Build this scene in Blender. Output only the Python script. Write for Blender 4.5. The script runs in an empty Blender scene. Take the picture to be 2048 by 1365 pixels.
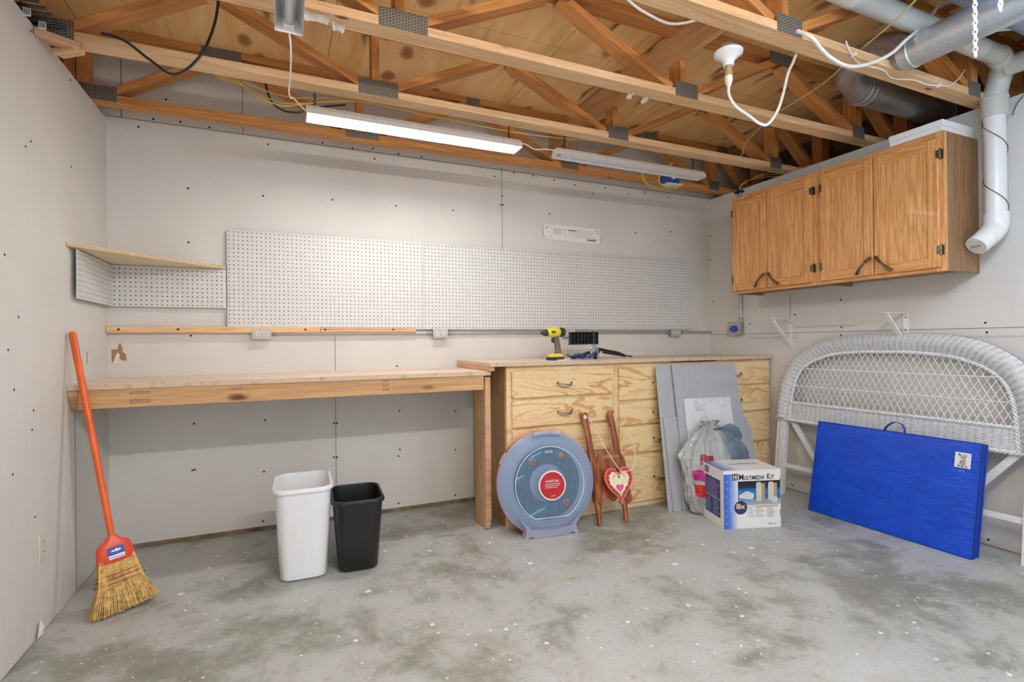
import bpy, bmesh, math, random
from mathutils import Matrix, Vector
random.seed(7)
S = bpy.context.scene
COL = S.collection
PI = math.pi

# ------------------------------------------------------------------ camera
def cam_setup():
    yaw, pit, rol = 0.4180, 0.0033, -0.0103
    f = Vector((math.sin(yaw)*math.cos(pit), math.cos(yaw)*math.cos(pit), math.sin(pit)))
    r = Vector((math.cos(yaw), -math.sin(yaw), 0)); u = r.cross(f)
    c, s = math.cos(rol), math.sin(rol)
    r2 = c*r + s*u; u2 = -s*r + c*u
    cd = bpy.data.cameras.new('camera'); cd.sensor_width = 36; cd.lens = 1029.6/2048*36
    cd.clip_start = 0.05; cd.clip_end = 100
    co = bpy.data.objects.new('camera', cd); COL.objects.link(co)
    M = Matrix(((r2.x, u2.x, -f.x, 0.9098), (r2.y, u2.y, -f.y, -3.5984), (r2.z, u2.z, -f.z, 1.1651), (0, 0, 0, 1)))
    co.matrix_world = M
    S.camera = co
cam_setup()
# ------------------------------------------------------------------ world: even fill light, added through the side left open
wd = bpy.data.worlds.new('world'); S.world = wd; wd.use_nodes = True
wb = wd.node_tree.nodes['Background']; wb.inputs[0].default_value = (0.93, 0.96, 1.0, 1); wb.inputs[1].default_value = 0.72
LAMP_A, LAMP_B, LAMP_C = 25.0, 42.0, 62.0       # emission of the lit shop lights
LAMP_A_COL, LAMP_B_COL, LAMP_C_COL = (1, .97, .95), (.50, .74, 1.0), (1, .97, .93)
vs = S.view_settings; vs.view_transform = 'Standard'; vs.look = 'None'; vs.exposure = 0.93; vs.gamma = 1; vs.use_curve_mapping = False

# ------------------------------------------------------------------ material helpers
class G:
    def __init__(s, name):
        s.m = bpy.data.materials.new(name); s.m.use_nodes = True
        s.t = s.m.node_tree; s.t.nodes.clear()
        s.o = s.t.nodes.new('ShaderNodeOutputMaterial'); s.b = s.t.nodes.new('ShaderNodeBsdfPrincipled')
        s.t.links.new(s.b.outputs[0], s.o.inputs[0])
    def put(s, sock, v):
        if v is None: return
        if isinstance(v, bpy.types.NodeSocket): s.t.links.new(v, sock)
        else:
            if sock.type == 'RGBA' and len(v) == 3: v = (*v, 1)
            sock.default_value = v
    def n(s, t, ins=None, **kw):
        nd = s.t.nodes.new('ShaderNode'+t)
        for k, v in kw.items(): setattr(nd, k, v)
        for k, v in (ins or {}).items(): s.put(nd.inputs[k], v)
        return nd
    def obj(s, rand=0.0):
        c = s.n('TexCoord').outputs['Object']
        if rand:
            oi = s.n('ObjectInfo').outputs['Random']
            a = s.n('VectorMath', {0: (rand, rand*.7, rand*1.3), 3: oi}, operation='SCALE').outputs[0]
            c = s.n('VectorMath', {0: c, 1: a}, operation='ADD').outputs[0]
        return c
    def scale(s, v, sc, loc=(0, 0, 0)): return s.n('Mapping', {'Vector': v, 'Scale': sc, 'Location': loc}).outputs[0]
    def noise(s, v, sc=5, det=4, rough=.5, dist=0, out=0):
        return s.n('TexNoise', {'Vector': v, 'Scale': sc, 'Detail': det, 'Roughness': rough, 'Distortion': dist}).outputs[out]
    def voro(s, v, sc=5, out='Distance', feature='F1', rnd=1, dim='3D'):
        return s.n('TexVoronoi', {'Vector': v, 'Scale': sc, 'Randomness': rnd}, feature=feature, voronoi_dimensions=dim).outputs[out]
    def ramp(s, f, pts, mode='LINEAR'):
        nd = s.n('ValToRGB', {0: f}); cr = nd.color_ramp; cr.interpolation = mode
        while len(cr.elements) < len(pts): cr.elements.new(.5)
        for e, (p, c) in zip(cr.elements, pts):
            e.position = p; e.color = (c, c, c, 1) if isinstance(c, (int, float)) else (*c, 1)
        return nd.outputs[0]
    def math(s, op, a, b=None, c=None):
        ins = {0: a}
        if b is not None: ins[1] = b
        if c is not None: ins[2] = c
        return s.n('Math', ins, operation=op).outputs[0]
    def mix(s, f, a, b, mode='MIX'):
        nd = s.n('Mix', data_type='RGBA', blend_type=mode)
        s.put(nd.inputs[0], f); s.put(nd.inputs[6], a); s.put(nd.inputs[7], b)
        return nd.outputs[2]
    def sep(s, v): return s.n('SeparateXYZ', {0: v}).outputs
    def comb(s, x, y, z): return s.n('CombineXYZ', {0: x, 1: y, 2: z}).outputs[0]
    def bump(s, h, st=.3, d=.01): return s.n('Bump', {'Height': h, 'Strength': st, 'Distance': d}).outputs[0]
    def set(s, **k):
        names = dict(col='Base Color', rough='Roughness', metal='Metallic', nor='Normal', em='Emission Color', es='Emission Strength',
                     alpha='Alpha', trans='Transmission Weight', spec='Specular IOR Level', coat='Coat Weight', sheen='Sheen Weight', sss='Subsurface Weight')
        for a, v in k.items(): s.put(s.b.inputs[names[a]], v)
        return s.m

MC = {}
def flat(name, col, rough=.5, metal=0, noise=.06, scale=30, bump=0, **k):
    if name in MC: return MC[name]
    g = G(name); c = g.obj()
    n = g.noise(c, scale, 3)
    lo = tuple(max(0, x*(1-noise)) for x in col); hi = tuple(min(1, x*(1+noise)) for x in col)
    kk = dict(col=g.ramp(n, [(.3, lo), (.7, hi)]), rough=rough, metal=metal); kk.update(k)
    if bump: kk['nor'] = g.bump(n, bump, .003)
    MC[name] = g.set(**kk); return MC[name]

def m_drywall():
    g = G('drywall'); c = g.obj()
    n1 = g.noise(c, 1.3, 4); n2 = g.noise(c, 60, 2)
    col = g.ramp(n1, [(.3, (.63, .608, .575)), (.7, (.715, .695, .66))])
    # scuffs
    sc = g.noise(g.scale(c, (14, 14, 5)), 3, 5, .7, .8)
    col = g.mix(g.ramp(sc, [(.66, 0), (.74, .35)]), col, (.45, .36, .27))
    sp = g.voro(c, 14); keep = g.ramp(g.voro(c, 14, 'Color'), [(.16, 1), (.2, 0)], 'CONSTANT')
    sp = g.math('MULTIPLY', g.ramp(sp, [(.0, 1), (.07, 0)]), keep)
    col = g.mix(g.math('MULTIPLY', sp, .6), col, (.22, .18, .15))
    return g.set(col=col, rough=.75, nor=g.bump(n2, .08, .002))
def m_floor():
    g = G('concrete'); c = g.obj()
    n1 = g.noise(c, 1.2, 10, .66, .15); n2 = g.noise(c, 5.5, 10, .74, .25); n3 = g.noise(c, 45, 5, .7)
    v = g.math('ADD', g.math('MULTIPLY', n1, .62), g.math('MULTIPLY', n2, .38))
    col = g.ramp(v, [(.37, (.19, .195, .165)), (.44, (.265, .275, .235)), (.475, (.34, .355, .325)), (.505, (.42, .44, .425)), (.60, (.47, .495, .50))])
    col = g.mix(g.ramp(n3, [(.34, .35), (.46, 0)]), col, (.22, .215, .19))
    blue = g.ramp(g.sep(c)[0], [(.50, 0), (.85, 1)])
    br = g.noise(g.scale(c, (1, 1.6, 1)), 2.2, 5, .6, 1.2)
    col = g.mix(g.ramp(br, [(.60, 0), (.70, .4)]), col, (.30, .225, .15))
    ys = g.voro(c, 7, dim='2D'); yk = g.ramp(g.voro(c, 7, 'Color', dim='2D'), [(.28, 1), (.29, 0)], 'CONSTANT')
    col = g.mix(g.math('MULTIPLY', g.math('MULTIPLY', g.ramp(ys, [(.05, 1), (.12, 0)]), yk), .55), col, (.42, .27, .09))
    # swirl trowel marks
    sw = g.n('TexWave', {'Vector': g.n('VectorMath', {0: c, 1: (3.0, -1.6, 0)}, operation='SUBTRACT').outputs[0], 'Scale': 30, 'Distortion': 6, 'Detail': 3}, wave_type='RINGS').outputs[0]
    swm = g.ramp(g.noise(c, .9, 2), [(.5, 0), (.7, .16)])
    col = g.mix(g.math('MULTIPLY', sw, swm), col, (.68, .68, .66))
    for sc, th, rr in ((2.6, .26, .02), (6, .24, .04), (14, .22, .055), (34, .17, .07)):
        cd = g.n('VectorMath', {0: c, 1: g.n('VectorMath', {0: g.noise(c, 40, 2, out=1), 3: .02}, operation='SCALE').outputs[0]}, operation='ADD').outputs[0]
        d = g.voro(cd, sc, dim='2D'); k = g.ramp(g.voro(cd, sc, 'Color', dim='2D'), [(th, 1), (th+.005, 0)], 'CONSTANT')
        col = g.mix(g.math('MULTIPLY', g.math('MULTIPLY', g.ramp(d, [(rr, 1), (rr+.03, 0)]), k), .9), col, (.86, .86, .83))
    d = g.voro(c, 24, dim='2D'); k = g.ramp(g.voro(c, 24, 'Color', dim='2D'), [(.93, 0), (.935, 1)], 'CONSTANT')
    col = g.mix(g.math('MULTIPLY', g.ramp(d, [(.05, 1), (.08, 0)]), g.math('MULTIPLY', k, .7)), col, (.05, .05, .045))
    rg = g.ramp(n2, [(.35, .38), (.65, .62)])
    return g.set(col=col, rough=rg, nor=g.bump(g.math('ADD', n2, g.math('MULTIPLY', n3, .5)), .22, .006))
def m_lumber(name, lo, mid, hi, knots=.10, kcol=(.13, .05, .02)):
    g = G(name); c = g.obj(11)
    cs = g.scale(c, (1.2, 22, 22))
    n = g.noise(cs, 1.6, 4, .6, .8); fine = g.noise(g.scale(c, (6, 160, 160)), 1, 3)
    col = g.ramp(n, [(.28, lo), (.5, mid), (.72, hi)])
    col = g.mix(g.ramp(fine, [(.35, .35), (.6, 0)]), col, tuple(x*.62 for x in lo))
    big = g.noise(g.scale(c, (1, 4, 4)), 1.2, 2); col = g.mix(g.ramp(big, [(.45, 0), (.75, .35)]), col, tuple(x*.75 for x in lo))
    kc = g.scale(c, (3.2, 9, 9)); kd = g.voro(kc, 1); kk = g.ramp(g.voro(kc, 1, 'Color'), [(.45, 1), (.46, 0)], 'CONSTANT')
    if knots: col = g.mix(g.math('MULTIPLY', g.ramp(kd, [(knots*.8, .95), (knots*2.0, 0)]), kk), col, kcol)
    return g.set(col=col, rough=.6, spec=.3, nor=g.bump(n, .15, .002))
def m_ply_contour(name, axis, base, dark, line, freq=9, stretch=(.9, 1, 5.5), rand=9, band=.5, rough=.45):
    g = G(name); c = g.obj(rand)
    cs = g.scale(c, stretch)
    n = g.noise(cs, 1.25, 3, .45, .9)
    w = g.math('FRACT', g.math('MULTIPLY', n, freq))
    tri = g.math('ABSOLUTE', g.math('SUBTRACT', w, .5))
    fill = g.ramp(w, [(0, 0), (.10, 1), (.10+.30*band, .8), (.14+.36*band, 0)])
    patch = g.ramp(g.noise(cs, .9, 2, .5, .3), [(.40, .15), (.58, 1)])
    col = g.mix(g.math('MULTIPLY', fill, patch), base, dark)
    col = g.mix(g.math('MULTIPLY', g.ramp(w, [(.0, .8), (.045, 0)]), .8), col, line)
    f = g.noise(g.scale(c, tuple(x*26 for x in stretch)), 1, 3)
    col = g.mix(g.ramp(f, [(.38, .30), (.55, 0)]), col, dark)
    return g.set(col=col, rough=rough, nor=g.bump(f, .08, .002))
def m_subfloor():
    g = G('subfloor_plywood'); c = g.obj()
    cs = g.scale(c, (7, 1.1, 1))
    n = g.noise(cs, 1.1, 4, .55, 1.2)
    col = g.ramp(n, [(.3, (.78, .43, .15)), (.5, (.88, .55, .23)), (.7, (.92, .64, .33))])
    st = g.noise(g.scale(c, (26, 1.5, 1)), 1.5, 4, .6, .6)
    col = g.mix(g.ramp(st, [(.58, 0), (.72, .5)]), col, (.52, .26, .10))
    # knots with tails running along the grain
    kn = g.n('VectorMath', {0: c, 1: g.n('VectorMath', {0: g.noise(c, 9, 2, out=1), 3: .05}, operation='SCALE').outputs[0]}, operation='ADD').outputs[0]
    kc = g.scale(kn, (3.9, 2.3, 0)); kd = g.voro(kc, 1, dim='2D'); kk = g.ramp(g.voro(kc, 1, 'Color', dim='2D'), [(.60, 1), (.61, 0)], 'CONSTANT')
    ring = g.math('FRACT', g.math('MULTIPLY', kd, 42))
    body = g.math('MULTIPLY', g.ramp(kd, [(.07, .95), (.13, .6), (.18, 0)]), kk)
    col = g.mix(body, col, (.40, .17, .06))
    col = g.mix(g.math('MULTIPLY', body, g.ramp(ring, [(0, .9), (.5, 0)])), col, (.13, .045, .02))
    t2 = g.scale(kn, (9.5, 1.5, 0), (3.3, 7.1, 0)); td = g.voro(t2, 1, dim='2D'); tk = g.ramp(g.voro(t2, 1, 'Color', dim='2D'), [(.26, 1), (.27, 0)], 'CONSTANT')
    col = g.mix(g.math('MULTIPLY', g.ramp(td, [(.05, .9), (.24, 0)]), tk), col, (.17, .075, .035))
    x = g.sep(c)[0]
    for sx in (-.05, 1.165, 2.372, 3.59, 4.8):
        d = g.math('ABSOLUTE', g.math('SUBTRACT', x, sx))
        col = g.mix(g.ramp(d, [(.0022, .85), (.0032, 0)]), col, (.10, .05, .025))
    y = g.sep(c)[1]
    for sy in (-1.02, -3.4):
        d = g.math('ABSOLUTE', g.math('SUBTRACT', y, sy)); col = g.mix(g.ramp(d, [(.0022, .6), (.0032, 0)]), col, (.15, .07, .03))
    return g.set(col=col, rough=.6, nor=g.bump(n, .1, .002))
def m_oak(name, base, dark, stretch, rand=6):
    g = G(name); c = g.obj(rand)
    cs = g.scale(c, stretch)
    n = g.noise(cs, 1.3, 1, .35, .3)
    w = g.math('FRACT', g.math('MULTIPLY', n, 20))
    st = tuple(110 if x > 2 else 2.6 for x in stretch)
    f = g.noise(g.scale(c, st), 1.4, 4, .65)
    col = g.mix(g.ramp(w, [(0, .85), (.30, .15), (.8, 0), (1, .5)]), base, dark)
    col = g.mix(g.ramp(f, [(.40, .7), (.56, 0)]), col, tuple(x*.72 for x in dark))
    return g.set(col=col, rough=.42, coat=.05, nor=g.bump(f, .08, .001))
def m_peg(name, u, v):
    g = G(name); c = g.sep(g.obj()); P = .0254
    fx = g.math('SUBTRACT', g.math('FRACT', g.math('DIVIDE', c[u], P)), .5)
    fz = g.math('SUBTRACT', g.math('FRACT', g.math('DIVIDE', c[v], P)), .5)
    d = g.math('SQRT', g.math('ADD', g.math('MULTIPLY', fx, fx), g.math('MULTIPLY', fz, fz)))
    h = g.ramp(d, [(.125, 1), (.15, 0)])
    n = g.noise(g.obj(), 40, 2)
    col = g.mix(h, g.ramp(n, [(.3, (.63, .63, .615)), (.7, (.69, .69, .675))]), (.035, .03, .028))
    return g.set(col=col, rough=.35, nor=g.bump(g.math('SUBTRACT', 1, h), .5, .003))
def m_plate():
    g = G('punched_steel'); c = g.sep(g.obj()); P = .0125; Q = .026
    fx = g.math('SUBTRACT', g.math('FRACT', g.math('DIVIDE', c[0], Q)), .5)
    row = g.math('ADD', g.math('DIVIDE', c[2], P), g.math('MULTIPLY', g.math('GREATER_THAN', fx, 0), .5))
    fz = g.math('SUBTRACT', g.math('FRACT', row), .5)
    h = g.math('MULTIPLY', g.math('LESS_THAN', g.math('ABSOLUTE', g.math('SUBTRACT', g.math('ABSOLUTE', fx), .25)), .14), g.math('LESS_THAN', g.math('ABSOLUTE', fz), .17))
    n = g.noise(g.obj(), 300, 2)
    col = g.mix(h, g.ramp(n, [(.3, (.17, .155, .13)), (.7, (.29, .265, .225))]), (.02, .018, .015))
    return g.set(col=col, rough=.5, metal=.35, nor=g.bump(g.math('SUBTRACT', 1, h), .4, .002))
def m_galv(name, col=(.60, .64, .68)):
    g = G(name); c = g.obj(); d = g.voro(c, 90, 'Color')
    return g.set(col=g.mix(.18, col, g.ramp(g.sep(d)[0], [(0, .4), (1, .85)])), rough=g.ramp(g.noise(c, 20, 3), [(.3, .34), (.7, .46)]), metal=.8)
def m_wicker(name, su, sv):
    g = G(name); uv = g.n('TexCoord').outputs['UV']; s = g.sep(uv)
    row = g.math('DIVIDE', s[1], sv); colu = g.math('DIVIDE', s[0], su)
    fu = g.math('FRACT', g.math('ADD', colu, g.math('MULTIPLY', g.noise(uv, 9, 2), .25))); fv = g.math('FRACT', row)
    round_ = g.math('SINE', g.math('MULTIPLY', fv, PI))
    over = g.math('SINE', g.math('MULTIPLY', fu, PI))
    h = g.math('MULTIPLY', round_, g.math('ADD', g.math('MULTIPLY', over, .7), .3))
    gap = g.math('MULTIPLY', g.ramp(fv, [(.25, 1), (.42, 0)]), g.ramp(over, [(.50, 1), (.68, 0)]))
    n = g.noise(uv, 40, 2)
    gap = g.math('MULTIPLY', gap, g.ramp(n, [(.38, .35), (.52, 1)]))
    col = g.mix(gap, (.80, .81, .83), (.16, .15, .15))
    return g.set(col=col, rough=.4, nor=g.bump(h, .9, .004))

DRY = m_drywall(); CONC = m_floor(); SUB = m_subfloor()
LUM = m_lumber('truss_lumber', (.46, .17, .04), (.64, .28, .085), (.74, .38, .14), .07)
LUMP = m_lumber('truss_lumber_pale', (.68, .38, .18), (.82, .54, .30), (.88, .63, .40), .06)
STUD = m_lumber('stud_lumber', (.52, .28, .12), (.66, .39, .19), (.74, .48, .26), .10)
PINKL = m_lumber('pinkish_lumber', (.58, .33, .19), (.70, .42, .26), (.76, .50, .32), 0)
BENCH = m_lumber('bench_top_ply', (.70, .55, .41), (.80, .66, .52), (.86, .74, .60), 0)
PLY = m_ply_contour('fir_plywood', 0, (.86, .66, .37), (.66, .34, .12), (.42, .20, .07), 8, stretch=(1.3, 1, 5.0), band=.8)
PLYF = m_ply_contour('fir_plywood_frame', 0, (.84, .65, .38), (.70, .43, .18), (.45, .24, .09), 4, (.5, 1, 3.0))
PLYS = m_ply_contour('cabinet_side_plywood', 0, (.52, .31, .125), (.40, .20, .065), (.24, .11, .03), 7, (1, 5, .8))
OAKV = m_oak('oak_vertical', (.82, .43, .165), (.60, .26, .075), (6, 6, .55))
OAKH = m_oak('oak_horizontal', (.80, .41, .15), (.60, .26, .07), (6, .6, 6))
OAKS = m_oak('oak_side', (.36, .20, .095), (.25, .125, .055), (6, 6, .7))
PEGX = m_peg('pegboard_back', 0, 2); PEGY = m_peg('pegboard_side', 1, 2)
PLATE = m_plate(); GALV = m_galv('galvanized'); GALVD = m_galv('galvanized_dull', (.34, .35, .36))
WICKA = m_wicker('wicker_apron', .036, .0085)
WHITE = flat('white_paint', (.80, .80, .80), .4); WPLA = flat('white_plastic', (.82, .84, .87), .3, noise=.02)
BLACKP = flat('black_plastic', (.012, .012, .014), .35); DARK = flat('dark_gap', (.02, .017, .014), .8)
GREY = flat('grey_box', (.34, .34, .33), .4, .5); IVORY = flat('ivory_plastic', (.70, .66, .56), .4)
YEL = flat('yellow_sheath', (.70, .45, .07), .5); WCORD = flat('white_cord', (.78, .78, .76), .45); BCORD = flat('black_cord', (.02, .02, .022), .4)
TAN = flat('tan_sheath', (.62, .44, .20), .5)

# ------------------------------------------------------------------ mesh helpers
class MB:
    def __init__(s): s.v = []; s.f = []; s.mi = []; s.uv = []; s.k = 0
    def add(s, vs, fs, uvs=None):
        o = len(s.v); s.v += [tuple(x) for x in vs]
        for i, f in enumerate(fs):
            s.f.append(tuple(a+o for a in f)); s.mi.append(s.k)
            s.uv.append(uvs[i] if uvs else None)
        return s
    def box(s, a, b):
        (x0, y0, z0), (x1, y1, z1) = a, b
        x0, x1 = min(x0, x1), max(x0, x1); y0, y1 = min(y0, y1), max(y0, y1); z0, z1 = min(z0, z1), max(z0, z1)
        v = [(x0,y0,z0),(x1,y0,z0),(x1,y1,z0),(x0,y1,z0),(x0,y0,z1),(x1,y0,z1),(x1,y1,z1),(x0,y1,z1)]
        return s.add(v, [(0,3,2,1),(4,5,6,7),(0,1,5,4),(1,2,6,5),(2,3,7,6),(3,0,4,7)])
    def prism(s, pts, ax, t0, t1):
        # polygon pts (2D) in the plane normal to axis ax, extruded t0..t1
        def P(p, t): return (t, p[0], p[1]) if ax == 0 else ((p[0], t, p[1]) if ax == 1 else (p[0], p[1], t))
        n = len(pts); v = [P(p, t0) for p in pts]+[P(p, t1) for p in pts]
        f = [tuple(range(n-1, -1, -1)), tuple(range(n, 2*n))]+[(i, (i+1) % n, n+(i+1) % n, n+i) for i in range(n)]
        return s.add(v, f)
    def tube(s, pts, r, seg=8, cap=True, closed=False, flatn=1.0):
        P = [Vector(p) for p in pts]; n = len(P); R = r if isinstance(r, (list, tuple)) else [r]*n
        T = [((P[(i+1) % n] if closed else P[min(i+1, n-1)])-(P[(i-1) % n] if closed else P[max(i-1, 0)])).normalized() for i in range(n)]
        up = Vector((0, 0, 1)) if abs(T[0].z) < .9 else Vector((1, 0, 0))
        N = (up-up.dot(T[0])*T[0]).normalized(); vs = []
        for i in range(n):
            N = (N-N.dot(T[i])*T[i]).normalized(); B = T[i].cross(N)
            for k in range(seg):
                a = 2*PI*k/seg; vs.append(P[i]+R[i]*(math.cos(a)*N*flatn+math.sin(a)*B))
        fs = []
        for i in range(n if closed else n-1):
            j = (i+1) % n
            for k in range(seg): fs.append((i*seg+k, i*seg+(k+1) % seg, j*seg+(k+1) % seg, j*seg+k))
        if cap and not closed: fs += [tuple(range(seg-1, -1, -1)), tuple((n-1)*seg+k for k in range(seg))]
        return s.add(vs, fs)
    def lathe(s, prof, seg=32, M=None):
        # prof: (r, z) list around Z
        M = M or Matrix(); vs = []; fs = []; n = len(prof)
        for k in range(seg):
            a = 2*PI*k/seg
            for r, z in prof: vs.append(M @ Vector((r*math.cos(a), r*math.sin(a), z)))
        for k in range(seg):
            k2 = (k+1) % seg
            for i in range(n-1): fs.append((k*n+i, k2*n+i, k2*n+i+1, k*n+i+1))
        fs.append(tuple(k*n for k in range(seg))[::-1]); fs.append(tuple(k*n+n-1 for k in range(seg)))
        return s.add(vs, fs)
    def xf(s, M):
        s.v = [tuple(M @ Vector(p)) for p in s.v]; return s
def smooth_pts(pts, k=6):
    P = [Vector(p) for p in pts]; out = []
    for i in range(len(P)-1):
        a = P[max(i-1, 0)]; b = P[i]; c = P[i+1]; d = P[min(i+2, len(P)-1)]
        for j in range(k):
            t = j/k
            out.append(.5*((2*b)+(-a+c)*t+(2*a-5*b+4*c-d)*t*t+(-a+3*b-3*c+d)*t**3))
    out.append(P[-1]); return out
def build(name, mb, mats, parent=None, M=None, bevel=0, smooth=False, world=False, seg=2):
    me = bpy.data.meshes.new(name)
    me.from_pydata(mb.v, [], mb.f)
    if not isinstance(mats, (list, tuple)): mats = [mats]
    for m in mats: me.materials.append(m)
    if any(mb.mi): me.polygons.foreach_set('material_index', mb.mi)
    if any(u is not None for u in mb.uv):
        ul = me.uv_layers.new(name='UVMap'); li = 0
        for f, u in zip(mb.f, mb.uv):
            for k in range(len(f)):
                if u: ul.data[li].uv = u[k]
                li += 1
    bm = bmesh.new(); bm.from_mesh(me); bmesh.ops.recalc_face_normals(bm, faces=bm.faces); bm.to_mesh(me); bm.free()
    if smooth:
        me.polygons.foreach_set('use_smooth', [True]*len(me.polygons))
        try: me.set_sharp_from_angle(angle=math.radians(40 if smooth is True else smooth))
        except Exception: pass
    o = bpy.data.objects.new(name, me); COL.objects.link(o)
    M = M or Matrix()
    if parent is not None:
        o.parent = parent
        if world: M = WM[parent.name].inverted() @ M
    o.matrix_basis = M
    WM[o.name] = (WM[parent.name] @ M) if parent is not None else M
    if bevel:
        b = o.modifiers.new('bevel', 'BEVEL'); b.width = bevel; b.segments = seg; b.limit_method = 'ANGLE'; b.angle_limit = math.radians(50)
    return o
WM = {}
def tag(o, label, cat, group=None):
    o['label'] = label; o['category'] = cat
    if group: o['group'] = group
    return o
def thing(name, label, cat, loc=(0, 0, 0), rotz=0, group=None, M=None):
    o = bpy.data.objects.new(name, None); COL.objects.link(o); o.empty_display_size = .1
    M = M or (Matrix.Translation(loc) @ Matrix.Rotation(rotz, 4, 'Z'))
    o.matrix_basis = M; WM[o.name] = M
    return tag(o, label, cat, group)
def struct(name, mb, mats, parent=None, **k):
    o = build(name, mb, mats, parent, **k)
    if parent is None: o['kind'] = 'structure'
    return o
def beam(name, p0, p1, w, t, mat, parent, wdir=(0, 1, 0), bevel=.002):
    """board from p0 to p1; w along wdir, t across; local X = length; world coords"""
    p0, p1 = Vector(p0), Vector(p1); X = (p1-p0); L = X.length; X.normalize()
    Y = Vector(wdir); Y = (Y-Y.dot(X)*X).normalized(); Z = X.cross(Y)
    M = Matrix(((X.x, Y.x, Z.x, p0.x), (X.y, Y.y, Z.y, p0.y), (X.z, Y.z, Z.z, p0.z), (0, 0, 0, 1)))
    return build(name, MB().box((0, -w/2, -t/2), (L, w/2, t/2)), mat, parent, M, bevel=bevel, world=True)
def text(name, s, width, height, mat, parent, M, ext=.0003, bold=0):
    cu = bpy.data.curves.new('t', 'FONT'); cu.body = s; cu.size = 1; cu.extrude = 0; cu.offset = bold
    cu.align_x = 'LEFT'
    to = bpy.data.objects.new('t', cu); me = bpy.data.meshes.new_from_object(to)
    bpy.data.objects.remove(to); 
    xs = [v.co.x for v in me.vertices]; ys = [v.co.y for v in me.vertices]
    x0, x1, y0, y1 = min(xs), max(xs), min(ys), max(ys)
    sx = width/(x1-x0); sy = height/(y1-y0)
    for v in me.vertices: v.co.x = (v.co.x-x0)*sx; v.co.y = (v.co.y-y0)*sy; v.co.z = ext
    me.materials.append(mat)
    o = bpy.data.objects.new(name, me); COL.objects.link(o); me.name = name
    o.parent = parent; o.matrix_basis = M; WM[o.name] = WM[parent.name] @ M
    return o
def frame(o, x, y):
    """matrix with local X->x, local Y->y, local Z->x cross y at origin o"""
    x = Vector(x).normalized(); y = Vector(y); y = (y-y.dot(x)*x).normalized(); z = x.cross(y)
    return Matrix(((x.x, y.x, z.x, o[0]), (x.y, y.y, z.y, o[1]), (x.z, y.z, z.z, o[2]), (0, 0, 0, 1)))
def disc_on(mb, o, n, r, seg=8, h=.0015):
    n = Vector(n); a = Vector((0, 0, 1)) if abs(n.z) < .9 else Vector((1, 0, 0)); u = a.cross(n).normalized(); v = n.cross(u)
    o = Vector(o); p = [o+n*h+r*(math.cos(2*PI*k/seg)*u+math.sin(2*PI*k/seg)*v) for k in range(seg)]
    q = [x-n*h*1.5 for x in p]
    mb.add(p+q, [tuple(range(seg))]+[(k, (k+1) % seg, seg+(k+1) % seg, seg+k) for k in range(seg)])

# ------------------------------------------------------------------ room
W, H = 4.512, 2.463
SCREW = flat('screw_head', (.025, .022, .02), .5, .4); TORN = flat('torn_paper', (.36, .21, .11), .9); SEAM = flat('seam_shadow_gap', (.16, .14, .12), .9)
TORNW = flat('torn_gypsum', (.75, .72, .66), .9); INK = flat('printed_ink', (.10, .10, .12), .7)
GYP = flat('gypsum_edge', (.78, .75, .70), .9)
struct('floor', MB().box((-.6, -5.2, -.15), (5.3, .2, 0)), CONC)
mb = MB().box((-.42, 0, .028), (5.08, .11, 2.857))
mb.k = 1
for x, z in [(0.395, 2.11), (0.396, 1.786), (0.8, 2.108), (1.215, 2.126), (1.634, 2.127), (2.048, 2.135), (2.437, 2.283), (2.424, 2.213), (2.445, 2.215), (2.844, 2.183), (0.288, 2.624), (0.225, 2.498), (0.36, 2.503), (0.51, 2.494), (0.831, 2.438), (0.152, 2.44), (1.156, 2.496), (1.346, 2.487), (1.481, 2.503), (1.655, 2.493), (1.818, 2.494), (1.491, 2.436), (2.377, 2.424), (3.247, 2.385), (3.609, 2.424), (4.029, 2.439), (3.677, 2.097), (4.064, 2.136), (0.394, 1.268), (0.404, 1.227), (0.416, 0.699), (0.8, 0.693), (1.21, 0.833), (1.236, 0.831), (1.212, 0.644), (1.231, 0.642), (0.406, 0.421), (0.419, 0.423), (0.792, 0.37), (0.784, 0.06), (1.635, 0.384), (1.632, 0.057), (1.21, 0.419), (1.229, 0.417), (1.631, 1.01), (1.646, 0.698), (2.052, 0.67), (2.049, 0.39), (2.044, 0.06), (1.646, 0.428), (2.539, 2.47), (2.702, 2.467), (2.888, 2.458), (3.081, 2.44), (3.371, 2.449), (3.783, 2.456)]:
    disc_on(mb, (x, 0, z), (0, -1, 0), .0062)
mb.k = 2
for a, b in [((1.221, .03), (1.2245, 1.22)), ((2.434, 1.24), (2.4375, 2.49)), ((.688, 2.48), (.6915, 2.857)), ((.07, 2.48), (.074, 2.857)), ((0, 2.4795), (W, 2.4825)), ((3.1, 2.49), (3.1025, 2.857))]:
    mb.box((a[0], -.0012, a[1]), (b[0], .001, b[1]))
mb.k = 3
mb.prism([(0.018, 1.078), (0.016, 1.149), (0.03, 1.151), (0.045, 1.148), (0.05, 1.177), (.058, 1.187), (.066, 1.165), (0.07, 1.133), (.083, 1.125), (0.088, 1.084), (.07, 1.087), (0.056, 1.095), (0.047, 1.12), (.036, 1.11), (.04, 1.09), (0.03, 1.07)], 1, -.0015, .001)
mb.k = 4
mb.prism([(.036, 1.11), (.047, 1.135), (.056, 1.12), (.052, 1.09), (.038, 1.07), (.024, 1.075)], 1, -.003, .001)
struct('wall_back', mb, [DRY, SCREW, SEAM, TORN, TORNW])
mb = MB().box((-.11, -4.9, .004), (0, .02, H)); mb.k = 1
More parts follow.
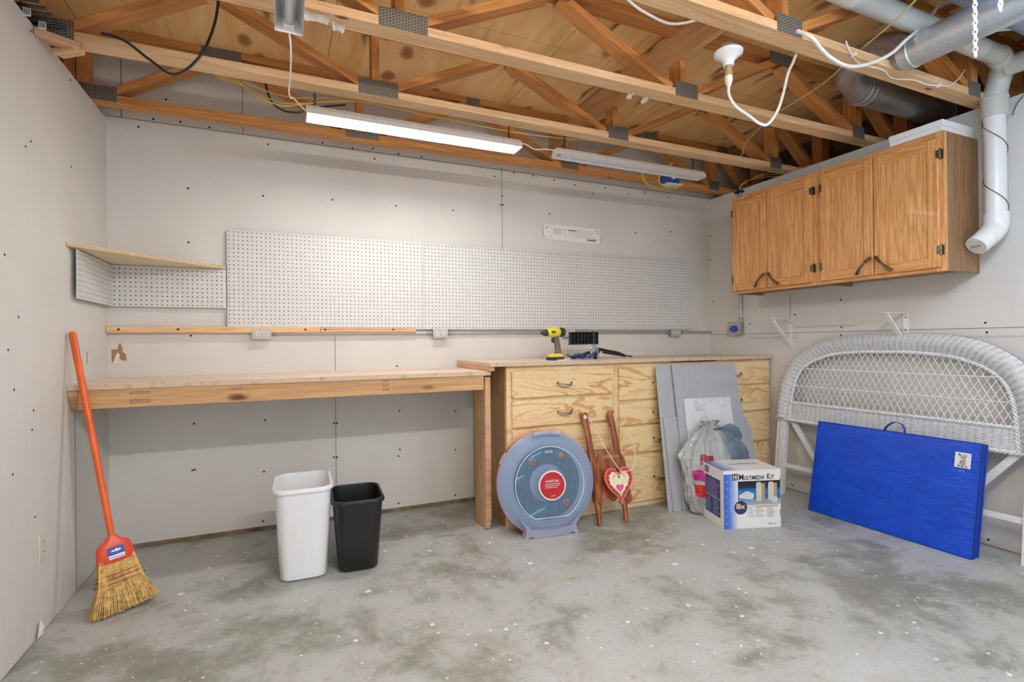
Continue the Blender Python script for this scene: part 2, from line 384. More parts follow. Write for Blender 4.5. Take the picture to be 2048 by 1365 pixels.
for y, z in [(-0.96, 1.985), (-1.008, 1.948), (-0.537, 2.017), (-0.957, 2.426), (-0.535, 2.43), (-1.179, 1.499), (-1.076, 1.28), (-1.158, 1.158), (-1.115, 1.01), (-0.955, 0.916), (-0.969, 0.841), (-1.131, 0.701), (-0.948, 0.49)]:
    disc_on(mb, (0, y, z), (1, 0, 0), .0045)
mb.k = 2; mb.box((-.001, -.514, .01), (.0012, -.5105, .86))
mb.box((-.001, -.345, 1.08), (.0015, -.340, 1.14))
mb.k = 3; mb.add([(.001, -.99, .004), (.012, -.97, .012), (.03, -.955, .05), (.012, -.94, .075), (.001, -.93, .06), (.02, -.93, .015), (.001, -.92, .004)], [(0, 1, 2, 3, 4, 5, 6)])
struct('wall_left', mb, [DRY, SCREW, SEAM, TORNW])
mb = MB().box((W, -4.9, .004), (W+.09, .02, H)); mb.k = 1
for y, z in [(0.012, 2.34), (-0.015, 2.131), (-0.014, 1.905), (-0.037, 1.522), (-1.61, 1.732), (-1.221, 1.25), (-1.217, 1.194), (-0.861, 1.358), (-0.821, 1.24), (-2.037, 1.25), (-2.043, 1.196), (-0.825, 0.525), (-0.822, 0.036), (-2.037, 0.033), (-2.05, 0.623), (-0.442, 1.304), (-1.22, 1.444), (-2.037, 1.668)]:
    if y < 0: disc_on(mb, (W, y, z), (-1, 0, 0), .0062)
mb.k = 2
mb.box((W-.0012, -4.9, 1.2185), (W+.001, 0, 1.2215)); mb.box((W-.0012, -.824, 1.225), (W+.001, -.821, 1.53))
struct('wall_right', mb, [DRY, SCREW, SEAM])
# sill strip visible under the back drywall, timber behind and above the walls, insulated rim on the right
SILL = flat('damp_sill', (.22, .16, .09), .9, noise=.4, scale=14)
struct('baseboard_back', MB().box((0, .004, 0), (W, .1, .03)), SILL)
g = G('insulation_paper'); c = g.obj(); n = g.noise(c, 7, 6, .65, 1); INS = g.set(col=g.ramp(n, [(.4, (.06, .03, .018)), (.55, (.13, .06, .035)), (.68, (.34, .19, .10))]), rough=.6, nor=g.bump(n, 1, .03))
struct('trim_1', MB().box((5.02, -4.9, H-.1), (5.08, .1, 2.857)), INS)
struct('trim_2', MB().box((-.42, -4.9, H-.1), (-.38, .1, 2.857)), LUM)
struct('trim_3', MB().box((W+.09, -4.9, H-.1), (5.05, .1, H-.06)), LUM)
struct('trim_4', MB().box((-.40, -4.9, H-.1), (-.11, .1, H-.06)), LUM)
struct('ceiling', MB().box((-.5, -5.1, 2.857), (5.15, .12, 2.88)), SUB)

# ------------------------------------------------------------------ floor trusses overhead
TY = [-.26, -.87, -1.48, -2.09, -2.70]
TL = ['open web timber floor truss hard against the back wall', 'timber floor truss with both long shop lights chained beneath it',
      'timber floor truss with a scrap of clear tape on its bottom chord', 'timber floor truss with the white round lampholder beside it',
      'timber floor truss at the top right corner above the metal duct']
for i, (yn, lab) in enumerate(zip(TY, TL)):
    yc = yn+.0445
    t = thing('floor_truss', lab, 'truss', (0, yc, H), 0, 'floor trusses overhead')
    beam('bottom_chord', (-.36, yc, H+.019), (5.0, yc, H+.019), .089, .038, LUMP if i in (1, 2) else LUM if i == 0 else PINKL if i > 3 else LUMP, t)
    beam('top_chord', (-.36, yc, 2.837), (5.0, yc, 2.837), .089, .038, LUM, t)
    for (a, za), (b, zb) in [((.06, 2.50), (.585, 2.812)), ((.64, 2.812), (1.31, 2.505)), ((1.43, 2.505), (2.07, 2.812)), ((2.13, 2.812), (2.79, 2.505)), ((2.95, 2.505), (3.58, 2.812)), ((3.64, 2.812), (4.27, 2.505)), ((4.42, 2.812), (4.76, 2.505))]:
        beam('web', (a, yc, za), (b, yc, zb), .085, .040, LUM, t)
    for x, w, top in [(-.20, .04, 2.818), (-.15, .05, 2.818), (-.09, .05, 2.818), (-.035, .05, 2.818), (1.36, .038, 2.818), (2.862, .038, 2.66), (4.32, .06, 2.818), (4.88, .09, 2.818)]:
        beam('post', (x, yc, H+.038), (x, yc, top), .086, w, LUM, t)
    for x0, x1 in [(-.13, .112), (1.273, 1.477), (2.808, 2.96), (4.255, 4.372)]:
        build('truss_plate', MB().box((x0, -.001, 0), (x1, .0012, .078)), PLATE, t, Matrix.Translation((0, yn, H)), world=True)
    for x0, x1 in [(.50, .70), (2.07, 2.165), (3.51, 3.705), (4.36, 4.47)]:
        build('truss_plate', MB().box((x0, -.001, 0), (x1, .0012, .07)), PLATE, t, Matrix.Translation((0, yn, 2.785)), world=True)
    if i == 2:
        g = G('clear_tape'); TP = g.set(col=(.9, .88, .84), rough=.12, alpha=.45, spec=.8)
        for x0, w_, dy in ((.985, .10, -.03), (1.10, .05, .0), (2.56, .03, .02), (2.66, .035, .03)):
            vs_ = []; fs_ = []
            for a in range(6):
                for b in range(3): vs_.append((x0+w_*a/5+random.uniform(-.004, .004), yc+dy+.018*b+random.uniform(-.003, .003), H-.003-random.uniform(0, .010)-.012*(b == 2)))
            for a in range(5):
                for b in range(2): q = a*3+b; fs_.append((q, q+1, q+4, q+3))
            o_ = build('tape_scrap', MB().add(vs_, fs_), TP, t, world=True); so_ = o_.modifiers.new('thickness', 'SOLIDIFY'); so_.thickness = .0006
sb = beam('strongback_board', (2.862, -4.0, 2.752), (2.862, .0, 2.752), .178, .036, STUD, None, wdir=(0, 0, 1))
tag(sb, 'wide orange timber board running front to back between the floor trusses', 'timber board')

# ------------------------------------------------------------------ shop lights
def emis(name, col, st):
    g = G(name); return g.set(col=(.8, .8, .8), em=col, es=st, rough=.5)
def trough(L, w, h, t=.0015):
    """hanging reflector, length along X centred, open side down; z=0 bottom"""
    m = MB(); p = [(-w/2, 0), (-w*.42, h*.55), (-w*.27, h), (w*.27, h), (w*.42, h*.55), (w/2, 0)]
    q = [(-w/2+t, 0), (-w*.42+t, h*.55-t), (-w*.27+t, h-t), (w*.27-t, h-t), (w*.42-t, h*.55-t), (w/2-t, 0)]
    n = len(p); vs = []
    for x in (-L/2, L/2): vs += [(x, a, b) for a, b in p]+[(x, a, b) for a, b in q]
    fs = []
    for i in range(n-1):
        fs.append((i, i+1, 2*n+i+1, 2*n+i)); fs.append((n+i, 3*n+i, 3*n+i+1, n+i+1))
        fs.append((i, n+i, n+i+1, i+1)); fs.append((2*n+i, 2*n+i+1, 3*n+i+1, 3*n+i))
    fs.append((0, 2*n, 3*n, n)); fs.append((n-1, 2*n-1, 4*n-1, 3*n-1))
    return m.add(vs, fs)
def endcap(x, w, h, t=.004):
    return MB().prism([(-w/2, -.002), (w/2, -.002), (w*.42, h*.55), (w*.27, h), (-w*.27, h), (-w*.42, h*.55)], 0, x-t/2, x+t/2)
HOUS = flat('light_housing', (.70, .69, .68), .35, .2)
CH = flat('dark_chain', (.03, .03, .035), .4, .7)
def chain(mb, p, n, s=.016, r=.0016, down=True):
    for k in range(n):
        z = p[2]-k*s*.82; pts = []
        for j in range(10):
            a = 2*PI*j/10; u = math.cos(a)*s*.32; v = math.sin(a)*s*.55
            pts.append((p[0]+(u if k % 2 else 0), p[1]+(0 if k % 2 else u), z-v))
        mb.tube(pts, r, 5, closed=True)
def shop_light(label, loc, rotz, L, w, h, lens, chains=(), ztop=.1, chm=None, name='shop_light', tube=False, bare=False):
    t = thing(name, label, 'shop light', loc, rotz)
    build('housing', trough(L, w*(.5 if bare else 1), h), HOUS, t)
    for sx in (-1, 1):
        m = endcap(sx*(L/2+.002), w*(.5 if bare else 1), h)
        build('end_cap', m, WHITE, t, bevel=.001)
    if bare:
        for sy in (-1, 1): build('tube', MB().lathe([(.001, -L/2+.02), (.016, -L/2+.022), (.016, L/2-.022), (.001, L/2-.02)], 12, Matrix.Translation((0, sy*.028, -.016)) @ Matrix.Rotation(PI/2, 4, 'Y')), lens, t, smooth=30)
    elif tube:
        m = MB(); 
        prof = [(.001, -L/2+.03), (.012, -L/2+.033), (.019, -L/2+.045), (.019, L/2-.045), (.012, L/2-.033), (.001, L/2-.03)]
        m.lathe(prof, 16, Matrix.Translation((0, 0, h*.45)) @ Matrix.Rotation(PI/2, 4, 'Y')); build('tube', m, lens, t, smooth=True)
        m = MB()
        for sx in (-1, 1): m.box((sx*(L/2-.002), -.02, h*.12), (sx*(L/2-.03), .02, h*.8))
        build('lampholder', m, WHITE, t, bevel=.002)
    else:
        m = MB(); x0 = L/2-.035; q = .30; zz = h*.34
        prof = [(-w*q, zz), (-w*q*.7, zz-.005), (0, zz-.007), (w*q*.7, zz-.005), (w*q, zz), (w*q*.7, zz+.006), (-w*q*.7, zz+.006)]
        build('lens', m.prism(prof, 0, -x0, x0), lens, t)
    for cx in chains:
        m = MB(); n = int(ztop/(.016*.82)); chain(m, (cx, 0, h+ztop), n, .019, .002)
        m.tube([(cx, 0, h+ztop+.006), (cx, 0, h+ztop-.005)], .002, 5)
        build('hanging_chain', m, chm or CH, t)
    return t
EA = emis('lit_lens', LAMP_A_COL, LAMP_A); EB = emis('lit_lens_cool', LAMP_B_COL, LAMP_B); EC = emis('lit_lens_rear', LAMP_C_COL, LAMP_C)
OFFL = flat('unlit_lens', (.74, .75, .78), .35, noise=.02); OFFT = flat('unlit_glass_tube', (.62, .66, .70), .15, noise=.02)
shop_light('long white shop light glowing brightly under the second truss', (1.622, -.775, 2.328), 0, 1.185, .125, .052, EA, (-.555, .535), .08)
shop_light('long white unlit shop light right of the glowing one', (3.07, -.775, 2.33), 0, 1.19, .095, .045, OFFL, (-.53, .52), .08)
shop_light('white open shop light hanging at top left seen from its end', (.938, -2.09, 2.345), PI/2, 1.2, .098, .06, OFFT, (), .05, tube=True)
t = shop_light('lit cool white shop light at the top right with a white chain', (3.17, -3.235, 2.375), PI/2, 1.2, .11, .045, EB, (), .08, bare=True)
WCH = flat('white_chain', (.85, .85, .83), .4)
m = MB(); chain(m, (.615, .045, .03), 17, .019, .0024); build('hanging_chain', m, WCH, t)
m = MB(); chain(m, (.60, -.09, .06), 7, .019, .0024); build('hanging_chain', m, WCH, t)
shop_light('lit shop light behind the viewpoint, out of the photo', (1.7, -3.2, 2.31), 0, 1.2, .11, .045, EC, (), .06, bare=True)

def cable(name, pts, r, mat, label, cat, k=6, group=None, flatn=1.0):
    P = smooth_pts(pts, k); o = Vector(P[0])
    ob = build(name, MB().tube([p-o for p in P], r, 8, flatn=flatn), mat, None, Matrix.Translation(o), smooth=True)
    return tag(ob, label, cat, group)
cable('power_cord', [(.938, -1.482, 2.36), (.945, -1.47, 2.30), (.945, -1.35, 2.26), (.94, -1.22, 2.245), (.95, -1.1, 2.27), (.96, -1.02, 2.31), (.99, -.9, 2.335), (1.03, -.79, 2.35)], .0035, WCORD, 'white cord joining the open shop light to the glowing one', 'power cord')
cable('power_cord', [(2.21, -.775, 2.36), (2.24, -.775, 2.375), (2.28, -.775, 2.37), (2.33, -.775, 2.352), (2.40, -.775, 2.362), (2.45, -.775, 2.365), (2.475, -.775, 2.36)], .0035, WCORD, 'short white cord linking the glowing shop light to the unlit one', 'power cord')
cable('black_cable', [(.22, -.92, 2.49), (.307, -.95, 2.461), (.395, -.95, 2.399), (.486, -.95, 2.355), (.581, -.95, 2.455), (.64, -.95, 2.62), (.661, -.95, 2.80), (.66, -.94, 2.85)], .0058, BCORD, 'black cable looping below the trusses at the upper left', 'cable')
cable('black_cable', [(.83, -.50, 2.60), (.86, -.5, 2.50), (.92, -.5, 2.46), (1.0, -.52, 2.455), (1.1, -.52, 2.50), (1.25, -.5, 2.55)], .0055, BCORD, 'short black cable sagging above the left end of the glowing light', 'cable')
cable('white_cable', [(2.17, -1.75, 2.75), (2.321, -1.75, 2.659), (2.424, -1.75, 2.629), (2.538, -1.75, 2.618), (2.65, -1.77, 2.645), (2.72, -1.8, 2.68), (2.80, -1.82, 2.78)], .006, WCORD, 'white flat cable sagging between trusses at top centre', 'cable')
cable('white_cable', [(2.85, -2.15, 2.435), (2.865, -2.2, 2.385), (2.93, -2.2, 2.348), (2.993, -2.2, 2.325), (3.08, -2.2, 2.315), (3.171, -2.2, 2.333), (3.29, -2.2, 2.38), (3.399, -2.2, 2.44), (3.50, -2.2, 2.52), (3.61, -2.2, 2.60), (3.72, -2.2, 2.70), (3.83, -2.2, 2.84)], .0075, WCORD, 'thick white cable hanging in a deep curve beside the metal duct', 'cable')
cable('yellow_cable', [(3.96, -.80, 2.50), (3.975, -.86, 2.52), (3.93, -.92, 2.55), (3.80, -1.08, 2.53), (3.622, -1.40, 2.515), (3.51, -1.80, 2.51), (3.41, -2.02, 2.52), (3.313, -2.24, 2.52), (3.248, -2.39, 2.54), (3.15, -2.6, 2.60)], .0062, TAN, 'yellow cable running diagonally across the trusses at the upper right', 'cable', flatn=.6)
for k, (dz, dy, lab) in enumerate([(0, 0, 'topmost yellow cable of the bundle under the second truss'), (-.02, .03, 'middle yellow cable of the bundle under the second truss'), (-.045, .0, 'lowest yellow cable of the bundle, drooping over the glowing light')]):
    cable('yellow_cable', [(.60, -.60+dy, 2.55), (.712, -.58+dy, 2.545+dz*.2), (.80, -.58+dy, 2.525+dz), (.904, -.58+dy, 2.505+dz*1.2), (1.0, -.60+dy, 2.50+dz*.8), (1.15, -.64+dy, 2.51+dz*.4), (1.35, -.68, 2.505), (1.75, -.70, 2.478-dz*.2), (2.1, -.71, 2.465), (2.5, -.72, 2.470), (2.9, -.74, 2.50)], .005, YEL, lab, 'cable', group='yellow cables under the second truss', flatn=.6)
cable('loose_wire', [(1.16, -.75, 2.66), (1.165, -.76, 2.60), (1.17, -.775, 2.54), (1.20, -.80, 2.50), (1.25, -.83, 2.505), (1.29, -.87, 2.545)], .003, flat('clear_wire', (.55, .42, .28), .3), 'thin clear wire curling down beside the plate of the second truss', 'wire')

# lampholder
t = thing('porcelain_lampholder', 'round white lampholder with a cord plugged into it beside the truss', 'lampholder', (2.735, -1.90, 2.385))
m = MB().lathe([(.004, .075), (.055, .072), (.062, .066), (.060, .055), (.034, .036), (.024, .022), (.023, .004), (.018, .002), (.018, .012)], 32); build('base', m, WPLA, t, smooth=True)
build('junction_box', MB().lathe([(.001, .095), (.040, .095), (.042, .072), (.001, .072)], 24), GREY, t, smooth=30)
build('socket_adapter', MB().lathe([(.001, .012), (.015, .012), (.017, -.04), (.001, -.04)], 20), flat('brass_tan', (.48, .40, .22), .4, .3), t, smooth=True)
m = MB().lathe([(.001, -.036), (.016, -.038), (.017, -.06), (.012, -.078), (.007, -.088), (.001, -.088)], 16); build('plug', m, WCORD, t, smooth=True)
cable('extension_cord', [(2.735, -1.90, 2.30), (2.737, -1.90, 2.26), (2.755, -1.92, 2.205), (2.81, -1.94, 2.165), (2.865, -1.95, 2.135), (2.905, -1.96, 2.135), (2.955, -1.97, 2.20), (2.995, -1.97, 2.29), (3.02, -1.975, 2.38), (3.045, -1.98, 2.43), (3.06, -1.985, 2.47)], .0062, WCORD, 'white cord looping down from the lampholder and up to the truss', 'cord')
t = thing('wire_staple_run', 'thin grey wire stapled along the underside of the fourth truss', 'wire', (3.35, -2.06, 2.46))
P = smooth_pts([(3.22, -2.11, 2.50), (3.27, -2.10, 2.461), (3.40, -2.06, 2.459), (3.55, -2.07, 2.459), (3.68, -2.04, 2.459), (3.80, -2.07, 2.459), (3.92, -2.07, 2.459), (3.99, -2.09, 2.459), (4.06, -2.10, 2.47), (4.14, -2.10, 2.52), (4.20, -2.10, 2.58)])
build('wire', MB().tube(P, .0035, 6), WCORD, t, world=True, smooth=True)
for x, y in ((3.29, -2.10), (3.985, -2.088)):
    build('staple', MB().box((x-.003, y-.012, 2.450), (x+.003, y+.012, 2.466)), WHITE, t, world=True)

# ------------------------------------------------------------------ ducts and pipes
def seamtube(mb, p0, p1, r, seg=28, ring=()):
    p0, p1 = Vector(p0), Vector(p1); prof = [(r, 0)]; L = (p1-p0).length
    for q in ring: prof += [(r, q*L-.006), (r*1.045, q*L-.003), (r*1.045, q*L+.003), (r, q*L+.006)]
    prof.append((r, L)); z = (p1-p0).normalized(); M = z.to_track_quat('Z', 'Y').to_matrix().to_4x4(); M.translation = p0
    vs = []; n = len(prof); fs = []
    for k in range(seg):
        a = 2*PI*k/seg
        for rr, zz in prof: vs.append(M @ Vector((rr*math.cos(a), rr*math.sin(a), zz)))
    for k in range(seg):
        for i in range(n-1): fs.append((k*n+i, ((k+1) % seg)*n+i, ((k+1) % seg)*n+i+1, k*n+i+1))
    fs.append(tuple(k*n for k in range(seg))); fs.append(tuple(k*n+n-1 for k in range(seg))[::-1])
    mb.add(vs, fs); return mb
t = thing('round_metal_duct', 'shiny round metal duct slanting to the top right corner of the photo', 'duct', (3.62, -2.2, 2.50))
build('duct_pipe', seamtube(MB(), (3.62, -2.125, 2.512), (3.62, -4.2, 2.512), .072, ring=(.02, .9)), GALV, t, world=True, smooth=True)
build('elbow', MB().tube(smooth_pts([(3.62, -2.14, 2.515), (3.625, -2.10, 2.56), (3.64, -2.02, 2.61), (3.68, -1.88, 2.63), (3.78, -1.76, 2.62), (3.96, -1.715, 2.60)], 4), .068, 24), GALVD, t, world=True, smooth=True)
t = thing('round_metal_duct', 'dull grey round duct lying between trusses above the cupboards', 'duct', (4.2, -1.72, 2.6))
build('duct_pipe', seamtube(MB(), (3.93, -1.715, 2.60), (4.78, -1.715, 2.60), .078, ring=(.03, .08)), GALVD, t, world=True, smooth=True)
build('end_cap', MB().lathe([(.001, -.02), (.05, -.016), (.078, 0), (.082, .02), (.001, .02)], 28, Matrix.Translation((4.79, -1.715, 2.60)) @ Matrix.Rotation(-PI/2, 4, 'Y')), GALVD, t, world=True, smooth=True)
BLU = m_galv('duct_blue_lamplight', (.38, .52, .78))  # blue of the cool lamp's reflected light, put into the metal's base colour
t = thing('large_metal_duct', 'large metal duct above the light at the very top right, blue lamp glow put into its colour', 'duct', (4.0, -2.40, 2.76))
build('duct_pipe', seamtube(MB(), (3.25, -2.40, 2.715), (5.0, -2.40, 2.715), .105, ring=(.35,)), BLU, t, world=True, smooth=True)
PVC = flat('pvc', (.60, .60, .56), .35, noise=.05, scale=12); PVCW = flat('pvc_white', (.78, .79, .80), .3, noise=.02)
t = thing('drain_pipe', 'white plastic drain pipe with capped cleanout beside the wall cupboards', 'pipe', (4.455, -2.13, 1.8))
build('upper_run', seamtube(MB(), (2.3, -2.175, 2.645), (4.33, -2.20, 2.62), .046, ring=(.42, .9)), PVC, t, world=True, smooth=True)
build('bend', MB().tube(smooth_pts([(4.28, -2.20, 2.62), (4.37, -2.185, 2.61), (4.43, -2.15, 2.57), (4.44, -2.125, 2.49), (4.44, -2.12, 2.42)], 5), [.052]*21, 20), PVC, t, world=True, smooth=True)
build('collar', seamtube(MB(), (4.44, -2.12, 2.47), (4.44, -2.12, 2.36), .058, ring=(.12,)), PVC, t, world=True, smooth=True)
build('side_branch', seamtube(MB(), (4.38, -2.2, 2.585), (4.46, -3.2, 2.585), .05, ring=(.1,)), PVC, t, world=True, smooth=True)
build('vertical_pipe', seamtube(MB(), (4.44, -2.12, 2.4), (4.44, -2.12, 1.80), .047), PVCW, t, world=True, smooth=True)
build('lower_elbow', MB().tube(smooth_pts([(4.44, -2.12, 1.84), (4.44, -2.12, 1.78), (4.425, -2.115, 1.745), (4.385, -2.10, 1.705)], 5), [.055]*16, 20), PVCW, t, world=True, smooth=True)
cp = seamtube(MB(), (4.395, -2.105, 1.715), (4.33, -2.08, 1.66), .052); cpo = build('cleanout_cap', cp, PVCW, t, world=True, smooth=True)
dn = (Vector((4.33, -2.08, 1.66))-Vector((4.395, -2.105, 1.715))).normalized()
Mc = dn.to_track_quat('Z', 'Y').to_matrix().to_4x4(); Mc.translation = Vector((4.33, -2.08, 1.66))
build('cap_slot', MB().box((-.028, -.004, 0), (.028, .004, .003)), flat('grey_slot', (.35, .35, .35), .5), t, Mc, world=True)
pts = []
for k in range(60):
    a = k/59*3.6*PI+.8; z = 2.39-k/59*.56; pts.append((4.44+.0505*math.cos(a), -2.12+.0505*math.sin(a), z))
tag(build('thin_brown_wire', MB().tube([Vector(p)-Vector(pts[0]) for p in pts], .0018, 6), flat('brown_wire', (.11, .05, .035), .5), None, Matrix.Translation(pts[0]), smooth=True), 'thin brown wire spiralling down the white drain pipe', 'wire')
cable('grey_cable', [(4.05, -2.30, 2.64), (4.16, -2.32, 2.66), (4.25, -2.34, 2.64), (4.32, -2.42, 2.62), (4.40, -2.6, 2.63)], .008, WCORD, 'pale cable draped over the drain pipe elbow at the right edge', 'cable')
cable('thin_blue_wire', [(4.50, -2.17, 2.36), (4.505, -2.19, 2.42), (4.508, -2.24, 2.47), (4.508, -2.30, 2.49)], .0025, flat('blue_wire', (.05, .08, .2), .5), 'thin dark blue wire on the wall top right of the drain pipe', 'wire')

# ------------------------------------------------------------------ pegboards, shelf, ledger, conduit
PL = ['leftmost of the three large white pegboard panels on the back wall', 'middle of the three large white pegboard panels', 'rightmost of the three large white pegboard panels']
for k in range(3):
    x0 = .598+k*1.2192
    tag(build('pegboard', MB().box((.0006, 0, 0), (1.2186, .0045, .6096)), [PEGX], None, Matrix.Translation((x0, -.024, 1.2665)), bevel=.0008), PL[k], 'pegboard', 'large pegboard panels')
tag(build('pegboard', MB().box((0, 0, 0), (.570, .0045, .236)), PEGX, None, Matrix.Translation((.024, -.024, 1.394)), bevel=.0008), 'small white pegboard strip under the corner shelf on the back wall', 'pegboard')
tag(build('pegboard', MB().box((0, 0, 0), (.0045, .556, .232)), PEGY, None, Matrix.Translation((.022, -.558, 1.395)), bevel=.0008), 'small white pegboard on the left wall under the corner shelf', 'pegboard')
m = MB()
for x in (.62, 1.2, 1.84, 2.45, 3.05, 3.66, 4.2): m.box((x-.02, -.0195, 1.30), (x+.02, 0, 1.86))
g = G('particle_board'); c = g.obj(); n = g.noise(c, 160, 3, .7); PART = g.set(col=g.ramp(n, [(.35, (.42, .27, .13)), (.5, (.62, .45, .26)), (.65, (.74, .58, .38))]), rough=.8)
PARTU = flat('particle_face', (.72, .60, .44), .6, noise=.08, scale=80)
m = MB(); m.add([(.002, -.61, 1.632), (.594, -.024, 1.632), (.594, -.002, 1.632), (.002, -.002, 1.632), (.002, -.61, 1.648), (.594, -.024, 1.648), (.594, -.002, 1.648), (.002, -.002, 1.648)], [(0, 1, 2, 3), (4, 7, 6, 5)])
m.k = 1; m.add([(.002, -.61, 1.632), (.594, -.024, 1.632), (.594, -.002, 1.632), (.002, -.002, 1.632), (.002, -.61, 1.648), (.594, -.024, 1.648), (.594, -.002, 1.648), (.002, -.002, 1.648)], [(0, 4, 5, 1), (1, 5, 6, 2), (2, 6, 7, 3), (3, 7, 4, 0)])
tag(build('corner_shelf', m, [PARTU, PART]), 'triangular particle board shelf in the back left corner above small pegboards', 'shelf')
t = thing('wall_ledger_board', 'long narrow timber ledger on the back wall above the low workbench', 'timber ledger', (0, -.02, 1.24))
lo = beam('ledger', (.002, -.021, 1.263), (1.13, -.021, 1.263), .038, .038, LUMP, t)
lo = beam('ledger', (1.132, -.021, 1.262), (1.76, -.021, 1.262), .036, .034, PINKL, t)
HOLE = flat('bolt_hole', (.03, .025, .02), .6)
for x in (.345, 1.04, 1.16, 1.60, .06):
    m = MB(); disc_on(m, (x, -.0402, 1.263), (0, -1, 0), .007); build('screw', m, HOLE, t, world=True)
t = thing('paper_notice', 'long narrow printed diagram sheet taped above the pegboards', 'paper notice', (2.79, -.002, 1.97))
PAP = flat('paper', (.82, .82, .80), .7, noise=.03)
Mn = frame((0, 0, 0), (.523, 0, .003), (0, 0, 1))
build('sheet', MB().prism([(.0, .13), (.0, .045), (.055, .012), (.523, 0), (.523, .128)], 1, -.002, 0), PAP, t)
LINE = flat('thin_ink', (.25, .26, .28), .7)
m = MB()
for k in range(6): m.box((.085, -.003, .055+k*.009), (.155, -.0022, .0565+k*.009)); m.box((.085+k*.014, -.003, .055), (.0865+k*.014, -.0022, .10))
for k in range(5): m.box((.22, -.003, .040+k*.014), (.50-.03*(k % 3), -.0022, .0415+k*.014))
m.box((.22, -.003, .09), (.30, -.0022, .1)); m.box((.40, -.003, .02), (.48, -.0022, .035))
for x, z in ((.19, .095), (.19, .06)):
    pts = [(x+.008*math.cos(a*PI/6), -.003, z+.008*math.sin(a*PI/6)) for a in range(12)]; m.tube(pts, .0009, 4, closed=True)
for x, z in ((.035, .11), (.49, .108), (.065, .03), (.478, .03), (.02, .10), (.505, .09)): m.box((x-.004, -.003, z-.006), (x+.004, -.0022, z+.006))
build('printed_diagram', m, LINE, t)
TAPE = flat('aged_tape', (.62, .52, .34), .5)
m = MB(); m.box((-.012, -.0012, .03), (.006, 0, .125)); m.box((.515, -.0012, .0), (.532, 0, .06)); build('tape', m, TAPE, t)

t = thing('steel_conduit', 'grey steel conduit running along the back wall below the pegboards', 'conduit', (2, -.02, 1.243))
build('pipe', MB().tube([(.84, -.014, 1.240), (4.508, -.014, 1.243)], .011, 12), flat('conduit_steel', (.50, .49, .46), .35, .6), t, world=True, smooth=True)
for x in (.86, 1.855, 2.01, 2.95, 3.06, 3.99, 4.15):
    build('coupling', seamtube(MB(), (x-.014, -.015, 1.241), (x+.014, -.015, 1.241), .0145, 12), GREY, t, world=True, smooth=True)
FACE = flat('outlet_face', (.66, .62, .52), .4)
def outlet_box(x, y, z, label, nx=0, group='metal outlet boxes on the back wall', blue=False):
    t = thing('outlet_box', label, 'electrical outlet', (x, y, z), 0 if not nx else -PI/2, group)
    build('box', MB().box((-.052, -.042, -.029), (.052, 0, .029)), GREY, t, bevel=.003)
    build('cover_plate', MB().box((-.054, -.0445, -.031), (.054, -.0415, .031)), flat('cover_plate', (.48, .47, .44), .4, .3), t, bevel=.001)
    for sx in (-1, 1):
        f = build('socket', MB().lathe([(.001, .004), (.0155, .004), (.0165, 0)], 20, Matrix.Translation((sx*.0195, -.0445, 0)) @ Matrix.Rotation(PI/2, 4, 'X')), FACE, t, smooth=30)
        m = MB(); m.box((sx*.0195-.004, -.0492, .003), (sx*.0195+.004, -.0482, .005)); m.box((sx*.0195-.004, -.0492, -.005), (sx*.0195+.004, -.0482, -.003)); m.box((sx*.0195+.006, -.0492, -.0015), (sx*.0195+.010, -.0482, .0015))
        build('slot', m, DARK, f)
    return t
outlet_box(.787, 0, 1.235, 'metal outlet box set into the timber ledger above the low bench')
outlet_box(1.933, 0, 1.236, 'metal outlet box just right of the timber ledger')
outlet_box(2.99, 0, 1.236, 'metal outlet box behind the black stand')
outlet_box(4.07, 0, 1.238, 'metal outlet box under the right end of the pegboards')
t = thing('outlet_box', 'square metal outlet box with a blue plug on the right wall', 'electrical outlet', (W, -.32, 1.268))
build('box', MB().box((-.05, -.062, -.055), (0, .062, .055)), GREY, t, bevel=.003)
build('cover_plate', MB().box((-.053, -.064, -.057), (-.049, .064, .057)), flat('cover_plate', (.48, .47, .44), .4, .3), t)
for dz in (-.022, .022):
    f = build('socket', MB().box((-.057, .010, dz-.016), (-.052, .042, dz+.016)), FACE, t, bevel=.004)
    build('slot', MB().box((-.0585, .018, dz-.003), (-.0568, .021, dz+.005)).box((-.0585, .030, dz-.003), (-.0568, .033, dz+.005)), DARK, f)
build('blue_plug', MB().lathe([(.001, .05), (.02, .05), (.028, .035), (.028, .0), (.001, 0)], 6, Matrix.Translation((-.052, -.018, -.004)) @ Matrix.Rotation(-PI/2, 4, 'Y')), flat('blue_plug', (.02, .07, .45), .4), t, bevel=.003)
build('round_knockout', MB().lathe([(.001, .003), (.018, .003), (.02, 0)], 20, Matrix.Translation((-.025, -.0625, 0)) @ Matrix.Rotation(PI/2, 4, 'X')), GREY, t)
t = thing('steel_conduit', 'upright grey conduit rising from the blue plug box behind the cupboards', 'conduit', (4.495, -.37, 1.33))
build('pipe', MB().tube([(4.495, -.365, 1.32), (4.495, -.365, 2.47)], .011, 12), flat('conduit_steel', (.50, .49, .46), .35, .6), t, world=True, smooth=True)
for z in (1.35, 2.40): build('coupling', seamtube(MB(), (4.495, -.365, z-.012), (4.495, -.365, z+.012), .0155, 12), GREY, t, world=True, smooth=True)
build('clamp', MB().box((4.47, -.40, 2.43), (4.51, -.33, 2.445)).tube([(4.475, -.365, 2.42), (4.475, -.365, 2.49)], .009, 8), DARK, t, world=True)
